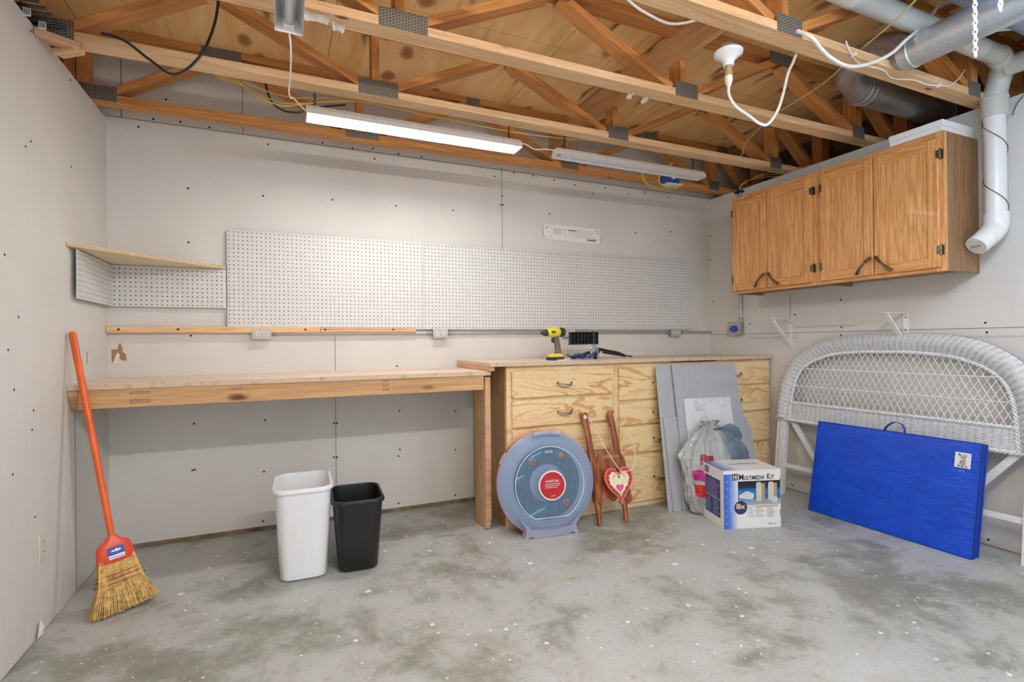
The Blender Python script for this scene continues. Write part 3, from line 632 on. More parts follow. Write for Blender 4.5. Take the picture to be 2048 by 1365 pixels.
for k, lab in enumerate(['upper tan cable arching over the wall top by the cupboards', 'middle tan cable arching over the wall top by the cupboards', 'lower tan cable arching over the wall top by the cupboards']):
    cable('tan_cable', [(4.48, -.365, 2.46), (4.50, -.42, 2.50+.005*k), (4.53, -.55, 2.535-.012*k), (4.56, -.68, 2.525-.02*k), (4.60, -.82, 2.51-.02*k), (4.66, -1.1, 2.50)], .0055, TAN, lab, 'cable', group='tan cables over the wall top', flatn=.6)
t = thing('wall_outlet', 'ivory duplex outlet plate low on the left wall', 'electrical outlet', (0, -.888, .35))
build('cover_plate', MB().box((0, -.035, -.06), (.005, .035, .06)), IVORY, t, bevel=.003)
for dz in (-.02, .02):
    f = build('socket', MB().box((.005, -.0165, dz-.0145), (.0065, .0165, dz+.0145)), IVORY, t, bevel=.001)
    build('slot', MB().box((.0065, -.0075, dz-.002), (.0072, -.005, dz+.006)).box((.0065, .005, dz-.002), (.0072, .0075, dz+.006)), DARK, f)
t = thing('junction_box', 'blue plastic junction box with white outlet hanging from the rear truss', 'junction box', (3.80, -.27, 2.44))
build('box', MB().box((-.075, -.055, .005), (.075, -.002, .075)), flat('blue_plastic', (.015, .10, .36), .45), t, bevel=.004)
build('cover_plate', MB().box((-.06, -.075, -.004), (.095, .01, .002)), WPLA, t, bevel=.001)
build('label', MB().box((-.01, -.0565, .04), (.03, -.0553, .065)), PAP, t)
cable('yellow_cable', [(3.40, -.55, 2.50), (3.44, -.40, 2.46), (3.53, -.34, 2.405), (3.62, -.33, 2.385), (3.72, -.33, 2.39), (3.82, -.33, 2.405), (3.86, -.33, 2.42), (3.80, -.33, 2.415), (3.72, -.33, 2.405), (3.66, -.33, 2.44), (3.655, -.36, 2.50), (3.70, -.45, 2.56)], .0055, YEL, 'looped yellow cable hanging under the blue junction box', 'cable', flatn=.6)

# ------------------------------------------------------------------ wall brackets
def bracket(y, label, out):
    t = thing('shelf_bracket', label, 'shelf bracket', (W, y, 1.33), 0, 'white brackets on the right wall')
    build('wall_arm', MB().box((-.004, -.016, -.235), (0, .016, .0)), WHITE, t, bevel=.001)
    build('shelf_arm', MB().box((-.24, -.014, -.004), (0, .014, 0)), WHITE, t, bevel=.001)
    p = MB().add([(-.215, -.012, -.004), (-.20, -.012, -.004), (-.003, -.012, -.20), (-.003, -.012, -.215), (-.215, .012, -.004), (-.20, .012, -.004), (-.003, .012, -.20), (-.003, .012, -.215)], [(0, 1, 2, 3), (4, 7, 6, 5), (0, 4, 5, 1), (1, 5, 6, 2), (2, 6, 7, 3), (3, 7, 4, 0)])
    build('brace', p, WHITE, t)
    m = MB()
    for z in (-.03, -.225, -.11): disc_on(m, (-.004, 0, z), (-1, 0, 0), .005)
    build('screw', m, HOLE, t)
bracket(-.822, 'white metal shelf bracket nearer the corner, left of the headboard top', 0)
bracket(-1.634, 'white metal shelf bracket directly above the middle of the headboard', 0)

# ------------------------------------------------------------------ oak wall cupboards
BRASS = flat('antique_brass', (.20, .15, .09), .3, .85, noise=.5, scale=120); BRASSL = flat('worn_brass', (.62, .55, .42), .25, .9)
def cupboard(y0, y1, doors, label, endpanel):
    t = thing('wall_cupboard', label, 'cupboard', (4.345, (y0+y1)/2, 1.53), 0, 'oak wall cupboards')
    m = MB(); m.box((4.20, y0, 1.532), (4.51, y0-.015, 2.288)); m.box((4.20, y1+.015, 1.532), (4.51, y1, 2.288))
    m.box((4.2005, y0-.015, 2.27), (4.499, y1+.015, 2.2875)); m.box((4.2005, y0-.015, 1.55), (4.499, y1+.015, 1.565)); m.box((4.50, y0-.015, 1.55), (4.5095, y1+.015, 2.287))
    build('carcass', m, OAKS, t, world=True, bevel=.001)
    ys = sorted([y for d in doors for y in d[:2]], reverse=True)
    build('face_frame', MB().box((4.18, y0, 1.53), (4.20, y0-.045, 2.29)).box((4.18, y1+.045, 1.53), (4.20, y1, 2.29)).box((4.18, (ys[1]+ys[2])/2+.02, 1.57), (4.20, (ys[1]+ys[2])/2-.02, 2.25)), OAKV, t, world=True, bevel=.001)
    for za, zb in ((1.53, 1.572), (2.24, 2.29)): build('face_frame_rail', MB().box((4.1795, y0-.045, za), (4.20, y1+.045, zb)), OAKH, t, world=True, bevel=.001)
    for (a, b, hl) in doors:
        z0, z1 = 1.552, 2.255; s = .055; X = 4.159
        d = build('door', MB().box((X, a, z0), (4.179, a-s, z1)).box((X, b+s, z0), (4.179, b, z1)), OAKV, t, world=True, bevel=.004)
        for za, zb in ((z0, z0+s), (z1-s, z1)): build('door_rail', MB().box((X+.0005, a-s, za), (4.179, b+s, zb)), OAKH, d, world=True, bevel=.003)
        build('door_panel', MB().box((X+.009, a-s+.003, z0+s-.003), (4.176, b+s-.003, z1-s+.003)), OAKV, d, world=True)
        # handle: a slanting twisted bow near the meeting stile
        if hl > 0: p, q = (b+.012, 1.657), (b+.095, 1.567)
        else: p, q = (a-.012, 1.657), (a-.10, 1.563)
        pts = []
        for k in range(13):
            u = k/12; bow = .022*math.sin(PI*u); pts.append((X-.006-bow, p[0]+(q[0]-p[0])*u, p[1]+(q[1]-p[1])*u))
        h = build('handle', MB().tube(pts, [.0075+.003*abs(math.cos(k/12*PI)) for k in range(13)], 8, flatn=.8), BRASS, d, world=True, smooth=True)
        build('handle_ridge', MB().tube([(x-.004, y, z+.001) for x, y, z in pts[3:10]], .003, 6), BRASSL, h, world=True, smooth=True)
        hy = a+.006 if hl > 0 else b-.006
        for z in (1.645, 2.165):
            m = MB(); m.tube([(X+.006, hy, z-.030), (X+.006, hy, z+.030)], .005, 8); m.box((4.174, hy-.012, z-.026), (4.1785, hy+.012, z+.026)); m.box((X-.0015, hy-(.018 if hl > 0 else -.018), z-.022), (X+.001, hy, z+.022))
            build('hinge', m, BRASS, d, world=True, bevel=.001)
cupboard(-.567, -1.288, [(-.588, -.903, 1), (-.909, -1.257, -1)], 'oak double wall cupboard nearer the room corner', False)
cupboard(-1.290, -2.015, [(-1.321, -1.652, 1), (-1.658, -1.993, -1)], 'oak double wall cupboard with a white flat box on top', True)
t = thing('flat_box', 'white flat box lying on top of the right-hand wall cupboard', 'box', (4.33, -1.88, 2.29))
build('box_base', MB().box((4.17, -2.01, 2.2905), (4.47, -1.745, 2.318)), WPLA, t, world=True, bevel=.002)
build('box_lid', MB().box((4.167, -2.013, 2.3185), (4.473, -1.742, 2.35)), WPLA, t, world=True, bevel=.002)

# ------------------------------------------------------------------ drawer cabinets and worktops
CHROME = flat('satin_nickel', (.62, .60, .58), .22, .95)
def pull(d, x, y, z, w=.052):
    pts = [(x+w*math.cos(PI*k/14), y-.024*math.sin(PI*k/14)-.002, z-.016*math.sin(PI*k/14)) for k in range(15)]
    h = build('handle', MB().tube(pts, [.004+.0045*math.sin(PI*k/14) for k in range(15)], 8), CHROME, d, world=True, smooth=True)
    for s in (-1, 1): build('handle_end', MB().lathe([(.001, .006), (.007, .005), (.009, 0)], 12, Matrix.Translation((x+s*w, y, z)) @ Matrix.Rotation(PI/2, 4, 'X')), BRASS, h, world=True, smooth=True)
YF = -.628
def drawers(x0, x1, cols, label):
    t = thing('drawer_cabinet', label, 'drawer cabinet', ((x0+x1)/2, -.31, 0), 0, 'plywood drawer cabinets')
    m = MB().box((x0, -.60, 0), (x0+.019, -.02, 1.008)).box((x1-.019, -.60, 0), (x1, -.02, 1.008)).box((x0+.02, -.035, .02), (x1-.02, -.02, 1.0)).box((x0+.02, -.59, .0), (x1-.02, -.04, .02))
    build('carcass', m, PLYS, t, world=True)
    m = MB(); xs = [x0]+[c for col in cols for c in (col[0]+.008, col[1]-.008)]+[x1]
    for a, b in zip(xs[::2], xs[1::2]): m.box((a, YF, 0), (b, -.60, 1.008))
    for c0, c1, rows in cols:
        z = 0
        for zt, zb in sorted(rows, key=lambda r: r[1]):
            m.box((c0+.008, YF+.001, z), (c1-.008, -.60, zb+.008)); z = zt-.008
        m.box((c0+.008, YF+.001, z), (c1-.008, -.60, 1.008 if x0 < 3 or c0 < 3.2 else .998))
    build('face_frame', m, PLYF, t, world=True)
    for c0, c1, rows in cols:
        for zt, zb in rows:
            d = build('drawer', MB().box((c0, YF-.019, zb), (c1, YF-.0005, zt)), PLY, t, world=True, bevel=.005)
            pull(d, (c0+c1)/2, YF-.020, (zt+zb)/2)
drawers(2.187, 2.996, [(2.22, 2.972, [(.983, .813), (.797, .628), (.612, .432), (.418, .232), (.218, .04)])], 'plywood drawer cabinet beside the low workbench leg')
drawers(2.998, 4.502, [(3.03, 3.71, [(.983, .757), (.742, .583), (.568, .383), (.366, .038)]), (3.76, 4.488, [(.997, .822), (.806, .61), (.596, .368), (.352, .05)])], 'plywood drawer cabinet in the corner behind the grey panels')
g = G('ply_edge'); c = g.sep(g.obj()); w = g.math('FRACT', g.math('DIVIDE', c[2], .0062)); n = g.noise(g.obj(), 30, 3)
PEDGE = g.set(col=g.mix(g.ramp(n, [(.55, 0), (.7, .5)]), g.ramp(w, [(.0, (.42, .29, .19)), (.25, (.70, .55, .40)), (.7, (.74, .60, .45)), (.9, (.46, .32, .21))]), (.25, .17, .11)), rough=.7)
def slab(name, x0, y0, x1, y1, z0, z1, label):
    m = MB(); v = [(x0,y0,z0),(x1,y0,z0),(x1,y1,z0),(x0,y1,z0),(x0,y0,z1),(x1,y0,z1),(x1,y1,z1),(x0,y1,z1)]
    m.add(v, [(0,3,2,1),(4,5,6,7)]); m.k = 1; m.add(v, [(0,1,5,4),(1,2,6,5),(2,3,7,6),(3,0,4,7)])
    return tag(build(name, m, [BENCH, PEDGE]), label, 'worktop')
slab('worktop', 2.066, -.662, 4.51, -.0015, 1.018, 1.042, 'pale plywood worktop over the drawer cabinets')
m = MB().box((2.19, -.62, 1.008), (3.50, -.04, 1.018)).box((3.95, -.62, 1.008), (4.50, -.04, 1.018)); 
tag(build('shim_strip', m, PLYF), 'thin plywood shim strips between drawer cabinets and worktop', 'shim')
tag(beam('spacer_board', (2.085, -.645, 1.004), (2.085, -.01, 1.004), .036, .026, PINKL, None, wdir=(1, 0, 0)), 'pinkish timber strip lying under the worktop left edge', 'timber strip')
# low workbench
t = thing('workbench', 'low plywood workbench fixed between the left wall and drawer cabinet', 'workbench', (1.04, -.3, 0))
m = MB(); x0, y0, x1, y1, z0, z1 = .002, -.613, 2.09, -.002, .964, .9895
v = [(x0,y0,z0),(x1,y0,z0),(x1,y1,z0),(x0,y1,z0),(x0,y0,z1),(x1,y0,z1),(x1,y1,z1),(x0,y1,z1)]
m.add(v, [(0,3,2,1),(4,5,6,7)]); m.k = 1; m.add(v, [(0,1,5,4),(1,2,6,5),(2,3,7,6),(3,0,4,7)])
build('bench_top', m, [BENCH, PEDGE], t, world=True)
beam('front_apron', (.040, -.588, .919), (2.045, -.588, .919), .088, .036, STUD, t, wdir=(0, 0, 1))
m = MB().prism([(-.606, .962), (-.606, .935), (-.585, .91), (-.56, .875), (-.52, .852), (-.47, .846), (-.005, .846), (-.005, .962)], 0, .002, .039)
build('wall_bracket_board', m, STUD, t, world=True)
beam('rear_rail', (.04, -.02, .919), (2.18, -.02, .919), .088, .036, STUD, t, wdir=(0, 0, 1))
m = MB().prism([(-.607, .952), (-.607, .09), (-.585, .004), (-.54, 0), (-.519, .02), (-.519, .952)], 0, 2.052, 2.088)
build('leg', m, PINKL, t, world=True, bevel=.002)
beam('leg', (2.068, -.462, 0), (2.068, -.462, .962), .089, .036, STUD, t)
STAMP = flat('lumber_stamp', (.10, .05, .03), .8)
Mf = frame((0, 0, 0), (1, 0, 0), (0, 0, 1))
for k, s in enumerate(['HT', 'HT', 'HT']):
    text('ink_stamp', s, .035, .013, STAMP, t, WM[t.name].inverted() @ frame((1.43, -.6065, .945-.024*k), (1, 0, 0), (0, 0, 1)))
random.seed(21)
for x0_, zs, w_ in ((.235, (.945, .937, .908, .900, .892), .085), (.655, (.949, .941, .914, .905), .055)):
    m = MB()
    for zz in zs:
        x_ = x0_+random.uniform(0, .008)
        while x_ < x0_+w_:
            d_ = random.uniform(.002, .0045); m.box((x_, -.6068, zz), (x_+d_*.6, -.6058, zz+random.uniform(.002, .0055))); x_ += d_+.0012
    build('ink_stamp', m, STAMP, t, world=True)

# ------------------------------------------------------------------ bins
def bin_(label, cx, cy, wb, lb, wt, lt, h, mat, rot=0):
    t = thing('waste_bin', label, 'waste bin', (cx, cy, 0), rot)
    def ring(w, l, z, n=12, r=.22):
        rr = min(w, l)*r; pts = []
        for sx, sy, a0 in ((1, 1, 0), (-1, 1, PI/2), (-1, -1, PI), (1, -1, 1.5*PI)):
            for k in range(6):
                a = a0+k/5*PI/2; pts.append((sx*(w/2-rr)+rr*math.cos(a), sy*(l/2-rr)+rr*math.sin(a), z))
        # bulge the sides a little
        return [(x*(1+.02*(1-(2*y/l)**2)), y*(1+.035*(1-min(1, (2*x/w)**2))), z) for x, y, z in pts]
    m = MB(); rings = []
    for w, l, z in [(wb*.9, lb*.9, .001), (wb, lb, .012), ((wb+wt)/2, (lb+lt)/2, h*.5), (wt*.985, lt*.985, h-.03), (wt*.99, lt*.99, h-.022)]: rings.append(ring(w, l, z))
    rings.append(ring(wt-.014, lt-.014, h-.004)); 
    for w, l, z in [(wt-.02, lt-.02, h-.03), ((wb+wt)/2-.014, (lb+lt)/2-.014, h*.5), (wb-.012, lb-.012, .016)]: rings.append(ring(w, l, z))
    n = len(rings[0]); vs = [p for r in rings for p in r]; fs = []
    for i in range(len(rings)-1):
        for k in range(n): fs.append((i*n+k, i*n+(k+1) % n, (i+1)*n+(k+1) % n, (i+1)*n+k))
    fs.append(tuple(range(n))[::-1]); fs.append(tuple((len(rings)-1)*n+k for k in range(n)))
    build('body', m.add(vs, fs), mat, t, smooth=50)
    m = MB(); outer = ring(wt+.016, lt+.016, h-.012); 
    rg = [ring(wt+.002, lt+.002, h-.020), ring(wt+.016, lt+.016, h-.020), ring(wt+.020, lt+.020, h-.010), ring(wt+.012, lt+.012, h), ring(wt-.010, lt-.010, h), ring(wt-.014, lt-.014, h-.008)]
    vs = [p for r in rg for p in r]; fs = []
    for i in range(len(rg)):
        j = (i+1) % len(rg)
        for k in range(n): fs.append((i*n+k, i*n+(k+1) % n, j*n+(k+1) % n, j*n+k))
    build('rim', m.add(vs, fs), mat, t, smooth=40)
bin_('tall white plastic waste bin standing left of the black bin', .998, -.70, .215, .30, .262, .365, .462, WPLA, -.03)
bin_('black plastic waste bin standing right of the tall white bin', 1.262, -.725, .195, .27, .245, .335, .372, BLACKP, -.05)

# ------------------------------------------------------------------ broom
t = thing('broom', 'corn straw broom with orange handle leaning on the left wall', 'broom', (.25, -.80, 0))
top = Vector((.022, -.612, 1.235)); nk = Vector((.208, -.768, .285)); bot = Vector((.252, -.805, 0))
RED = flat('red_plastic_cap', (.75, .08, .04), .3, noise=.05); ORG = flat('orange_paint', (.78, .13, .025), .35, noise=.15, scale=9)
A = (nk-top).normalized()
build('handle', MB().tube([top, top+A*.008, top+A*.3, nk+A*.03], [.010, .0145, .0145, .0135], 16), ORG, t, world=True, smooth=True)
Wd = Vector((.89, .46, 0)); Wd = (Wd-Wd.dot(A)*A).normalized(); Nn = Wd.cross(A).normalized()
def fan(z): return z
m = MB(); rings = []
prof = [(-.035, .018, .016), (-.02, .030, .018), (.0, .060, .021), (.02, .066, .022), (.075, .074, .024), (.078, .070, .021)]
for d, w, th in prof:
    c = nk+A*d; rings.append([c+Wd*(w*math.copysign(abs(math.cos(a))**.6, math.cos(a)))+Nn*(th*math.sin(a)) for a in [2*PI*k/24 for k in range(24)]])
vs = [p for r in rings for p in r]; fs = []
for i in range(len(rings)-1):
    for k in range(24): fs.append((i*24+k, i*24+(k+1) % 24, (i+1)*24+(k+1) % 24, (i+1)*24+k))
fs += [tuple(range(24)), tuple(5*24+k for k in range(24))]
build('cap', m.add(vs, fs), RED, t, world=True, smooth=50)
STRAW = flat('straw', (.62, .40, .13), .7, noise=.4, scale=60); random.seed(3)
m = MB(); 
cc = nk+A*.06; L0 = (bot-cc).length
for k in range(2200):
    u = random.uniform(-1, 1); w_ = random.uniform(-1, 1); 
    a = cc+Wd*(u*.064)+Nn*(w_*.019)
    ln = L0*(random.uniform(.93, 1.0)-.03*u*u)
    e = cc+A*ln+Wd*(u*.118+random.gauss(0, .006))+Nn*(w_*.034+random.gauss(0, .003))
    mid = cc+A*(ln*.5)+Wd*(u*.083)+Nn*(w_*.027)
    if e.z < .002: e = a+(e-a)*((a.z-.002)/(a.z-e.z))
    m.tube([a, mid, e], [.0016, .0016, .0010], 3, cap=False)
br = build('bristles', m, [STRAW], t, world=True); br['kind'] = 'stuff'
m = MB(); core = []
for d, w, th in [(.05, .062, .017), (.12, .074, .020), (.2, .094, .020)]:
    c = nk+A*d; core.append([c+Wd*(w*math.cos(a))+Nn*(th*math.sin(a)) for a in [2*PI*k/20 for k in range(20)]])
vs = [p for r in core for p in r]; fs = []
for i in range(2):
    for k in range(20): fs.append((i*20+k, i*20+(k+1) % 20, (i+1)*20+(k+1) % 20, (i+1)*20+k))
fs += [tuple(range(20)), tuple(40+k for k in range(20))]
build('straw_core', m.add(vs, fs), flat('straw_core', (.56, .36, .12), .8, noise=.05), t, world=True, smooth=True)
for d, w, th in [(.125, .084, .030), (.142, .089, .031), (.162, .095, .032)]:
    c = nk+A*d; P = [c+Wd*(w*math.cos(a))+Nn*(th*math.sin(a)) for a in [2*PI*k/28 for k in range(28)]]
    build('stitching', MB().tube(P, .0017, 5, closed=True), flat('red_thread', (.42, .05, .04), .6), t, world=True)
fr = -Nn if (-Nn).y < 0 else Nn
lc = nk+A*.036+fr*.0235
if Wd.cross(-A).dot(fr) < 0: Wl = -Wd
else: Wl = Wd
Ml = WM[t.name].inverted() @ frame(lc, Wl, -A)
lb = build('label', MB().box((-.030, -.026, -.001), (.030, .024, .0012)), flat('blue_label', (.03, .09, .40), .4), t, Ml)
WI = flat('white_ink', (.85, .85, .85), .5)
build('label_emblem', MB().prism([(-.018, .004), (-.014, .014), (-.006, .010), (.002, .018), (.008, .011), (.016, .015), (.018, .005), (.006, .003), (-.008, .005)], 2, .0012, .0018), WI, lb)
build('label_foot', MB().box((-.030, -.026, .0012), (.030, -.021, .0018)), WI, lb)
build('label_band', MB().box((-.030, -.018, .0012), (.030, -.010, .0018)), WI, lb)

# ------------------------------------------------------------------ wreath storage box
t = thing('wreath_storage_box', 'round clear and red wreath box standing against the drawer cabinet', 'storage box',
          M=frame((2.372, -.882, .0), (.994, -.10, 0), (.004, .11, .99)))
R0, CY = .308, .312
TC = Matrix.Translation((0, CY, 0))
REDB = flat('red_bin_plastic', (.42, .01, .015), .3, noise=.05)
g = G('frosted_lid'); LID = g.set(col=(.34, .52, .80), rough=.25, alpha=.17, coat=.3)
g = G('frosted_rim'); LIDR = g.set(col=(.55, .56, .72), rough=.3, alpha=.5)
m = MB().lathe([(.001, -.166), (R0-.03, -.166), (R0-.006, -.150), (R0+.004, -.085), (R0-.008, -.083), (R0-.02, -.146), (.001, -.158)], 64, TC)
build('red_body', m, REDB, t, smooth=True)
m = MB().lathe([(R0-.001, -.085), (R0+.004, -.08), (R0+.004, -.045), (R0-.010, -.030), (R0-.03, -.012), (R0-.055, -.002), (.235, -.004), (.228, -.010), (.001, -.008), (.001, -.011), (.226, -.013), (R0-.055, -.006), (R0-.034, -.016), (R0-.016, -.034), (R0-.002, -.048)], 64, TC)
build('clear_lid', m, LID, t, smooth=30)
build('lid_rim', MB().lathe([(R0-.004, -.084), (R0+.008, -.082), (R0+.008, -.060), (R0-.002, -.056)], 64, TC), LIDR, t, smooth=30)
# flat-bottomed embossed ring
pts = [(.222*math.cos(a), CY+.222*math.sin(a), .0) for a in [math.radians(-62+k*(304/48)) for k in range(49)]]
build('embossed_ring', MB().tube(pts, .0022, 6, closed=True), flat('pale_line', (.75, .80, .88), .4), t, smooth=True)
# foot
m = MB().prism([(-.175, .0), (-.165, .03), (-.16, .06), (-.20, .12), (-.12, .05), (.12, .05), (.20, .12), (.16, .06), (.165, .03), (.175, .0), (.15, -.0), (.145, .014), (.12, .014), (.115, .004), (-.115, .004), (-.12, .014), (-.145, .014), (-.15, .0)], 2, -.075, -.012)
build('foot', m, LIDR, t)
m = MB().prism([(-.17, .002), (-.15, .08), (.15, .08), (.17, .002)], 2, -.16, -.08); build('red_foot', m, REDB, t)
m = MB(); 
pts = [((R0-.004)*math.cos(a), CY+(R0-.004)*math.sin(a), -.028) for a in [math.radians(74+k*4) for k in range(9)]]
build('latch', MB().tube(pts, .016, 10, flatn=1.3), LIDR, t, smooth=True)
WRM = G('wreath_greens'); c = WRM.obj(); n = WRM.noise(c, 45, 5, .8); WR = WRM.set(col=WRM.ramp(n, [(.38, (.003, .02, .03)), (.55, (.012, .07, .10)), (.68, (.08, .22, .28))]), rough=.5, nor=WRM.bump(n, 1, .02))
m = MB(); pts = [(.165*math.cos(a), CY+.165*math.sin(a), -.085) for a in [2*PI*k/48 for k in range(48)]]
w = build('wreath', m.tube(pts, .062, 14, closed=True), WR, t, smooth=True)
DK = flat('dark_teal', (.006, .035, .06), .5)
build('inner_back', MB().lathe([(.001, -.150), (R0-.02, -.150), (R0-.02, -.145), (.001, -.140)], 48, TC), DK, t)
RIB = flat('cyan_ribbon', (.05, .50, .62), .25)
for a, r, l in ((115, .19, .05), (165, .19, .04), (240, .19, .055), (250, .16, .03)):
    a = math.radians(a); p = Vector((r*math.cos(a), CY+r*math.sin(a), -.025)); d = Vector((math.cos(math.radians(25)), math.sin(math.radians(25)), 0))
    build('ribbon', MB().tube([p-d*l, p-d*l*.4+Vector((0, .004, .004)), p+d*l*.4, p+d*l], [.002, .007, .006, .002], 6, flatn=.5), RIB, w, smooth=True, M=Matrix())
PINE = flat('pinecone', (.30, .16, .10), .6, noise=.5, scale=90)
for a, r in ((-48, .165), (125, .17), (60, .18)):
    a = math.radians(a); build('pine_cone', MB().lathe([(.002, -.03), (.018, -.02), (.026, 0), (.018, .018), (.003, .026)], 9, Matrix.Translation((r*math.cos(a), CY+r*math.sin(a), -.03))), PINE, w)
s = build('sticker', MB().lathe([(.001, .0015), (.088, .0015), (.088, -.008), (.001, -.008)], 48, Matrix.Translation((.012, CY-.010, 0))), WHITE, t)
REDS = flat('red_sticker', (.48, .008, .01), .35, noise=.03)
build('sticker_face', MB().lathe([(.001, .0022), (.080, .0022), (.080, .0012), (.001, .0012)], 48, Matrix.Translation((.012, CY-.010, 0))), REDS, s)
text('sticker_text', 'wreath box', .088, .017, WI, s, Matrix.Translation((-.032, CY+.010, .0026)))
m = MB(); random.seed(8)
for k in range(3):
    x_ = -.036
    while x_ < -.036+[.10, .088, .075][k]:
        d_ = random.uniform(.004, .012); m.box((x_, CY-.002-.0105*k, .0024), (x_+d_, CY+.0015-.0105*k, .0030)); x_ += d_+.0025
build('sticker_lines', m, WI, s)
text('sticker_text', 'sterilite', .030, .007, WI, s, Matrix.Translation((.0, CY-.074, .0026)))
text('embossed_mark', 'Sterilite', .05, .016, flat('pale_line', (.75, .80, .88), .4), t, Matrix.Translation((-.025, CY+.185, .0005)))
build('size_label', MB().box((-.036, -.022, 0), (.036, .022, .001)), WHITE, t, TC @ Matrix.Rotation(math.radians(148), 4, 'Z') @ Matrix.Translation((R0-.001, 0, -.105)) @ Matrix.Rotation(PI/2, 4, 'Y') @ Matrix.Rotation(PI/2, 4, 'Z'))

# ------------------------------------------------------------------ little wooden sled with heart
g = G('stained_wood'); c = g.obj(); n = g.noise(g.scale(c, (6, 1, 1)), 6, 4, .6, .5)
STAIN = g.set(col=g.ramp(n, [(.35, (.15, .035, .010)), (.55, (.34, .095, .022)), (.7, (.50, .17, .05))]), rough=.35, coat=.2)
t = thing('wooden_welcome_sled', 'small brown wooden sled sign leaning against the drawers', 'wooden sled', M=frame((2.83, -.832, .0), (1, 0, 0), (0, .222, .975)))
def loft(rings, m=None):
    m = m or MB(); n = len(rings[0]); vs = [p for r in rings for p in r]; fs = []
    for i in range(len(rings)-1):
        for k in range(n): fs.append((i*n+k, i*n+(k+1) % n, (i+1)*n+(k+1) % n, (i+1)*n+k))
    fs += [tuple(range(n)), tuple((len(rings)-1)*n+k for k in range(n))]
    return m.add(vs, fs)
def rpost(path, w, th):
    rings = []
    for i, (x, y, z) in enumerate(path):
        a, b = w[i]/2, th/2
        rings.append([(x+a*math.copysign(abs(math.cos(q))**.6, math.cos(q)), y, z+b*math.copysign(abs(math.sin(q))**.6, math.sin(q))) for q in [2*PI*k/12 for k in range(12)]])
    return loft(rings)
for s, x0 in ((-1, -.103), (1, .100)):
    sh = .028 if s > 0 else 0
    build('runner', rpost([(x0+.008*s-sh*0, .715, 0), (x0+.006*s, .712, .0), (x0, .69, 0), (x0-.004, .66, 0), (x0+.006, .60, 0), (x0+.012*(1 if s < 0 else 1), .45, 0), (x0+.020, .30, 0), (x0+.014, .20, .0), (x0+.012, .13, .004), (x0+.008, .08, .006), (x0+.002, .035, .010), (x0+.0, .0, .012)], [.014, .040, .050, .046, .036, .044, .052, .054, .046, .032, .026, .030], .028), STAIN, t, smooth=True)
build('sled_deck', MB().prism([(-.095, .13), (-.10, .20), (-.075, .38), (-.055, .43), (.0, .465), (.055, .462), (.115, .44), (.145, .39), (.150, .30), (.155, .12), (.13, .105), (.10, .145), (.07, .165), (.045, .15), (.02, .13), (.0, .15), (-.03, .165), (-.06, .145)], 2, .008, .030), STAIN, t, bevel=.004)
build('side_leg', rpost([(-.085, .40, .0), (-.09, .25, 0), (-.095, .14, 0)], [.03, .04, .05], .05), STAIN, t, smooth=True)
build('side_leg', rpost([(.135, .38, .0), (.142, .25, 0), (.150, .115, 0)], [.03, .035, .04], .05), STAIN, t, smooth=True)
text('painted_lettering', 'Willkommen', .125, .024, flat('pale_lettering', (.55, .40, .30), .6), t, Matrix.Translation((-.03, .405, .0308)))
build('paint_chip', MB().lathe([(.001, .014), (.014, .0142), (.001, .0146)], 9, Matrix.Translation((-.108, .685, 0))), flat('chipped_paint', (.75, .60, .55), .7), t)
def heart(w, h, cx, cy, n=40):
    P = []
    for k in range(n):
        a = 2*PI*k/n; x = math.sin(a)**3; y = (13*math.cos(a)-5*math.cos(2*a)-2*math.cos(3*a)-math.cos(4*a)+2.3)/14.6
        P.append((cx+x*w/2, cy+y*h/2))
    return P
th = thing('heart_sign', 'red heart shaped sign with pink heart hanging on the sled', 'heart sign', M=frame((2.865, -.862, .245), (1, -.02, 0), (0, .22, .975)))
build('heart_board', MB().prism(heart(.215, .235, 0, 0), 2, 0, .008), flat('heart_red', (.62, .05, .04), .45), th, bevel=.0015)
CREAM = flat('heart_cream', (.78, .72, .50), .6, noise=.12, scale=60)
build('heart_outline', MB().tube([(x, y, .008) for x, y in heart(.207, .227, 0, 0)], .0014, 4, closed=True), flat('pale_pink', (.85, .55, .5), .5), th)
hp = heart(.150, .165, 0, .008, 60); hp = [(x*(1+.05*math.sin(k*2.7)), y+.004*math.sin(k*1.9)) for k, (x, y) in enumerate(hp)]
build('cream_centre', MB().prism(hp, 2, .008, .0092), CREAM, th)
build('pink_heart', MB().prism(heart(.058, .052, -.002, -.018), 2, .0092, .0102), flat('heart_pink', (.75, .10, .30), .5), th)
FOL = flat('painted_leaves', (.03, .05, .03), .7); YP = flat('painted_orange', (.85, .38, .05), .6)
m = MB(); m2 = MB(); m3 = MB(); random.seed(5)
for k in range(26):
    x, y = heart(.165, .178, 0, .006, 26)[k]
    if y > -.05:
        a = random.uniform(0, PI); m.box((x-.003, y-.007, .0088), (x+.003, y+.007, .0100)) if k % 2 else m.box((x-.007, y-.0025, .0088), (x+.007, y+.0025, .0100))
for k in range(9): m3.prism([(-.04+k*.009, -.045), (-.037+k*.009, -.045), (-.030+k*.0073, -.075+abs(k-4)*.006)], 2, .0092, .0104)
for k in range(12):
    a = .5+k/11*2.1; m2.prism([(.05*math.cos(a)+.004*dx, .035+.04*math.sin(a)+.006*dy) for dx, dy in ((-1, -1), (1, -1), (0, 1.4))], 2, .0092, .0104)
build('painted_vines', m, FOL, th); build('painted_petals', m2, YP, th); build('painted_stems', m3, flat('painted_green', (.25, .30, .12), .6), th)
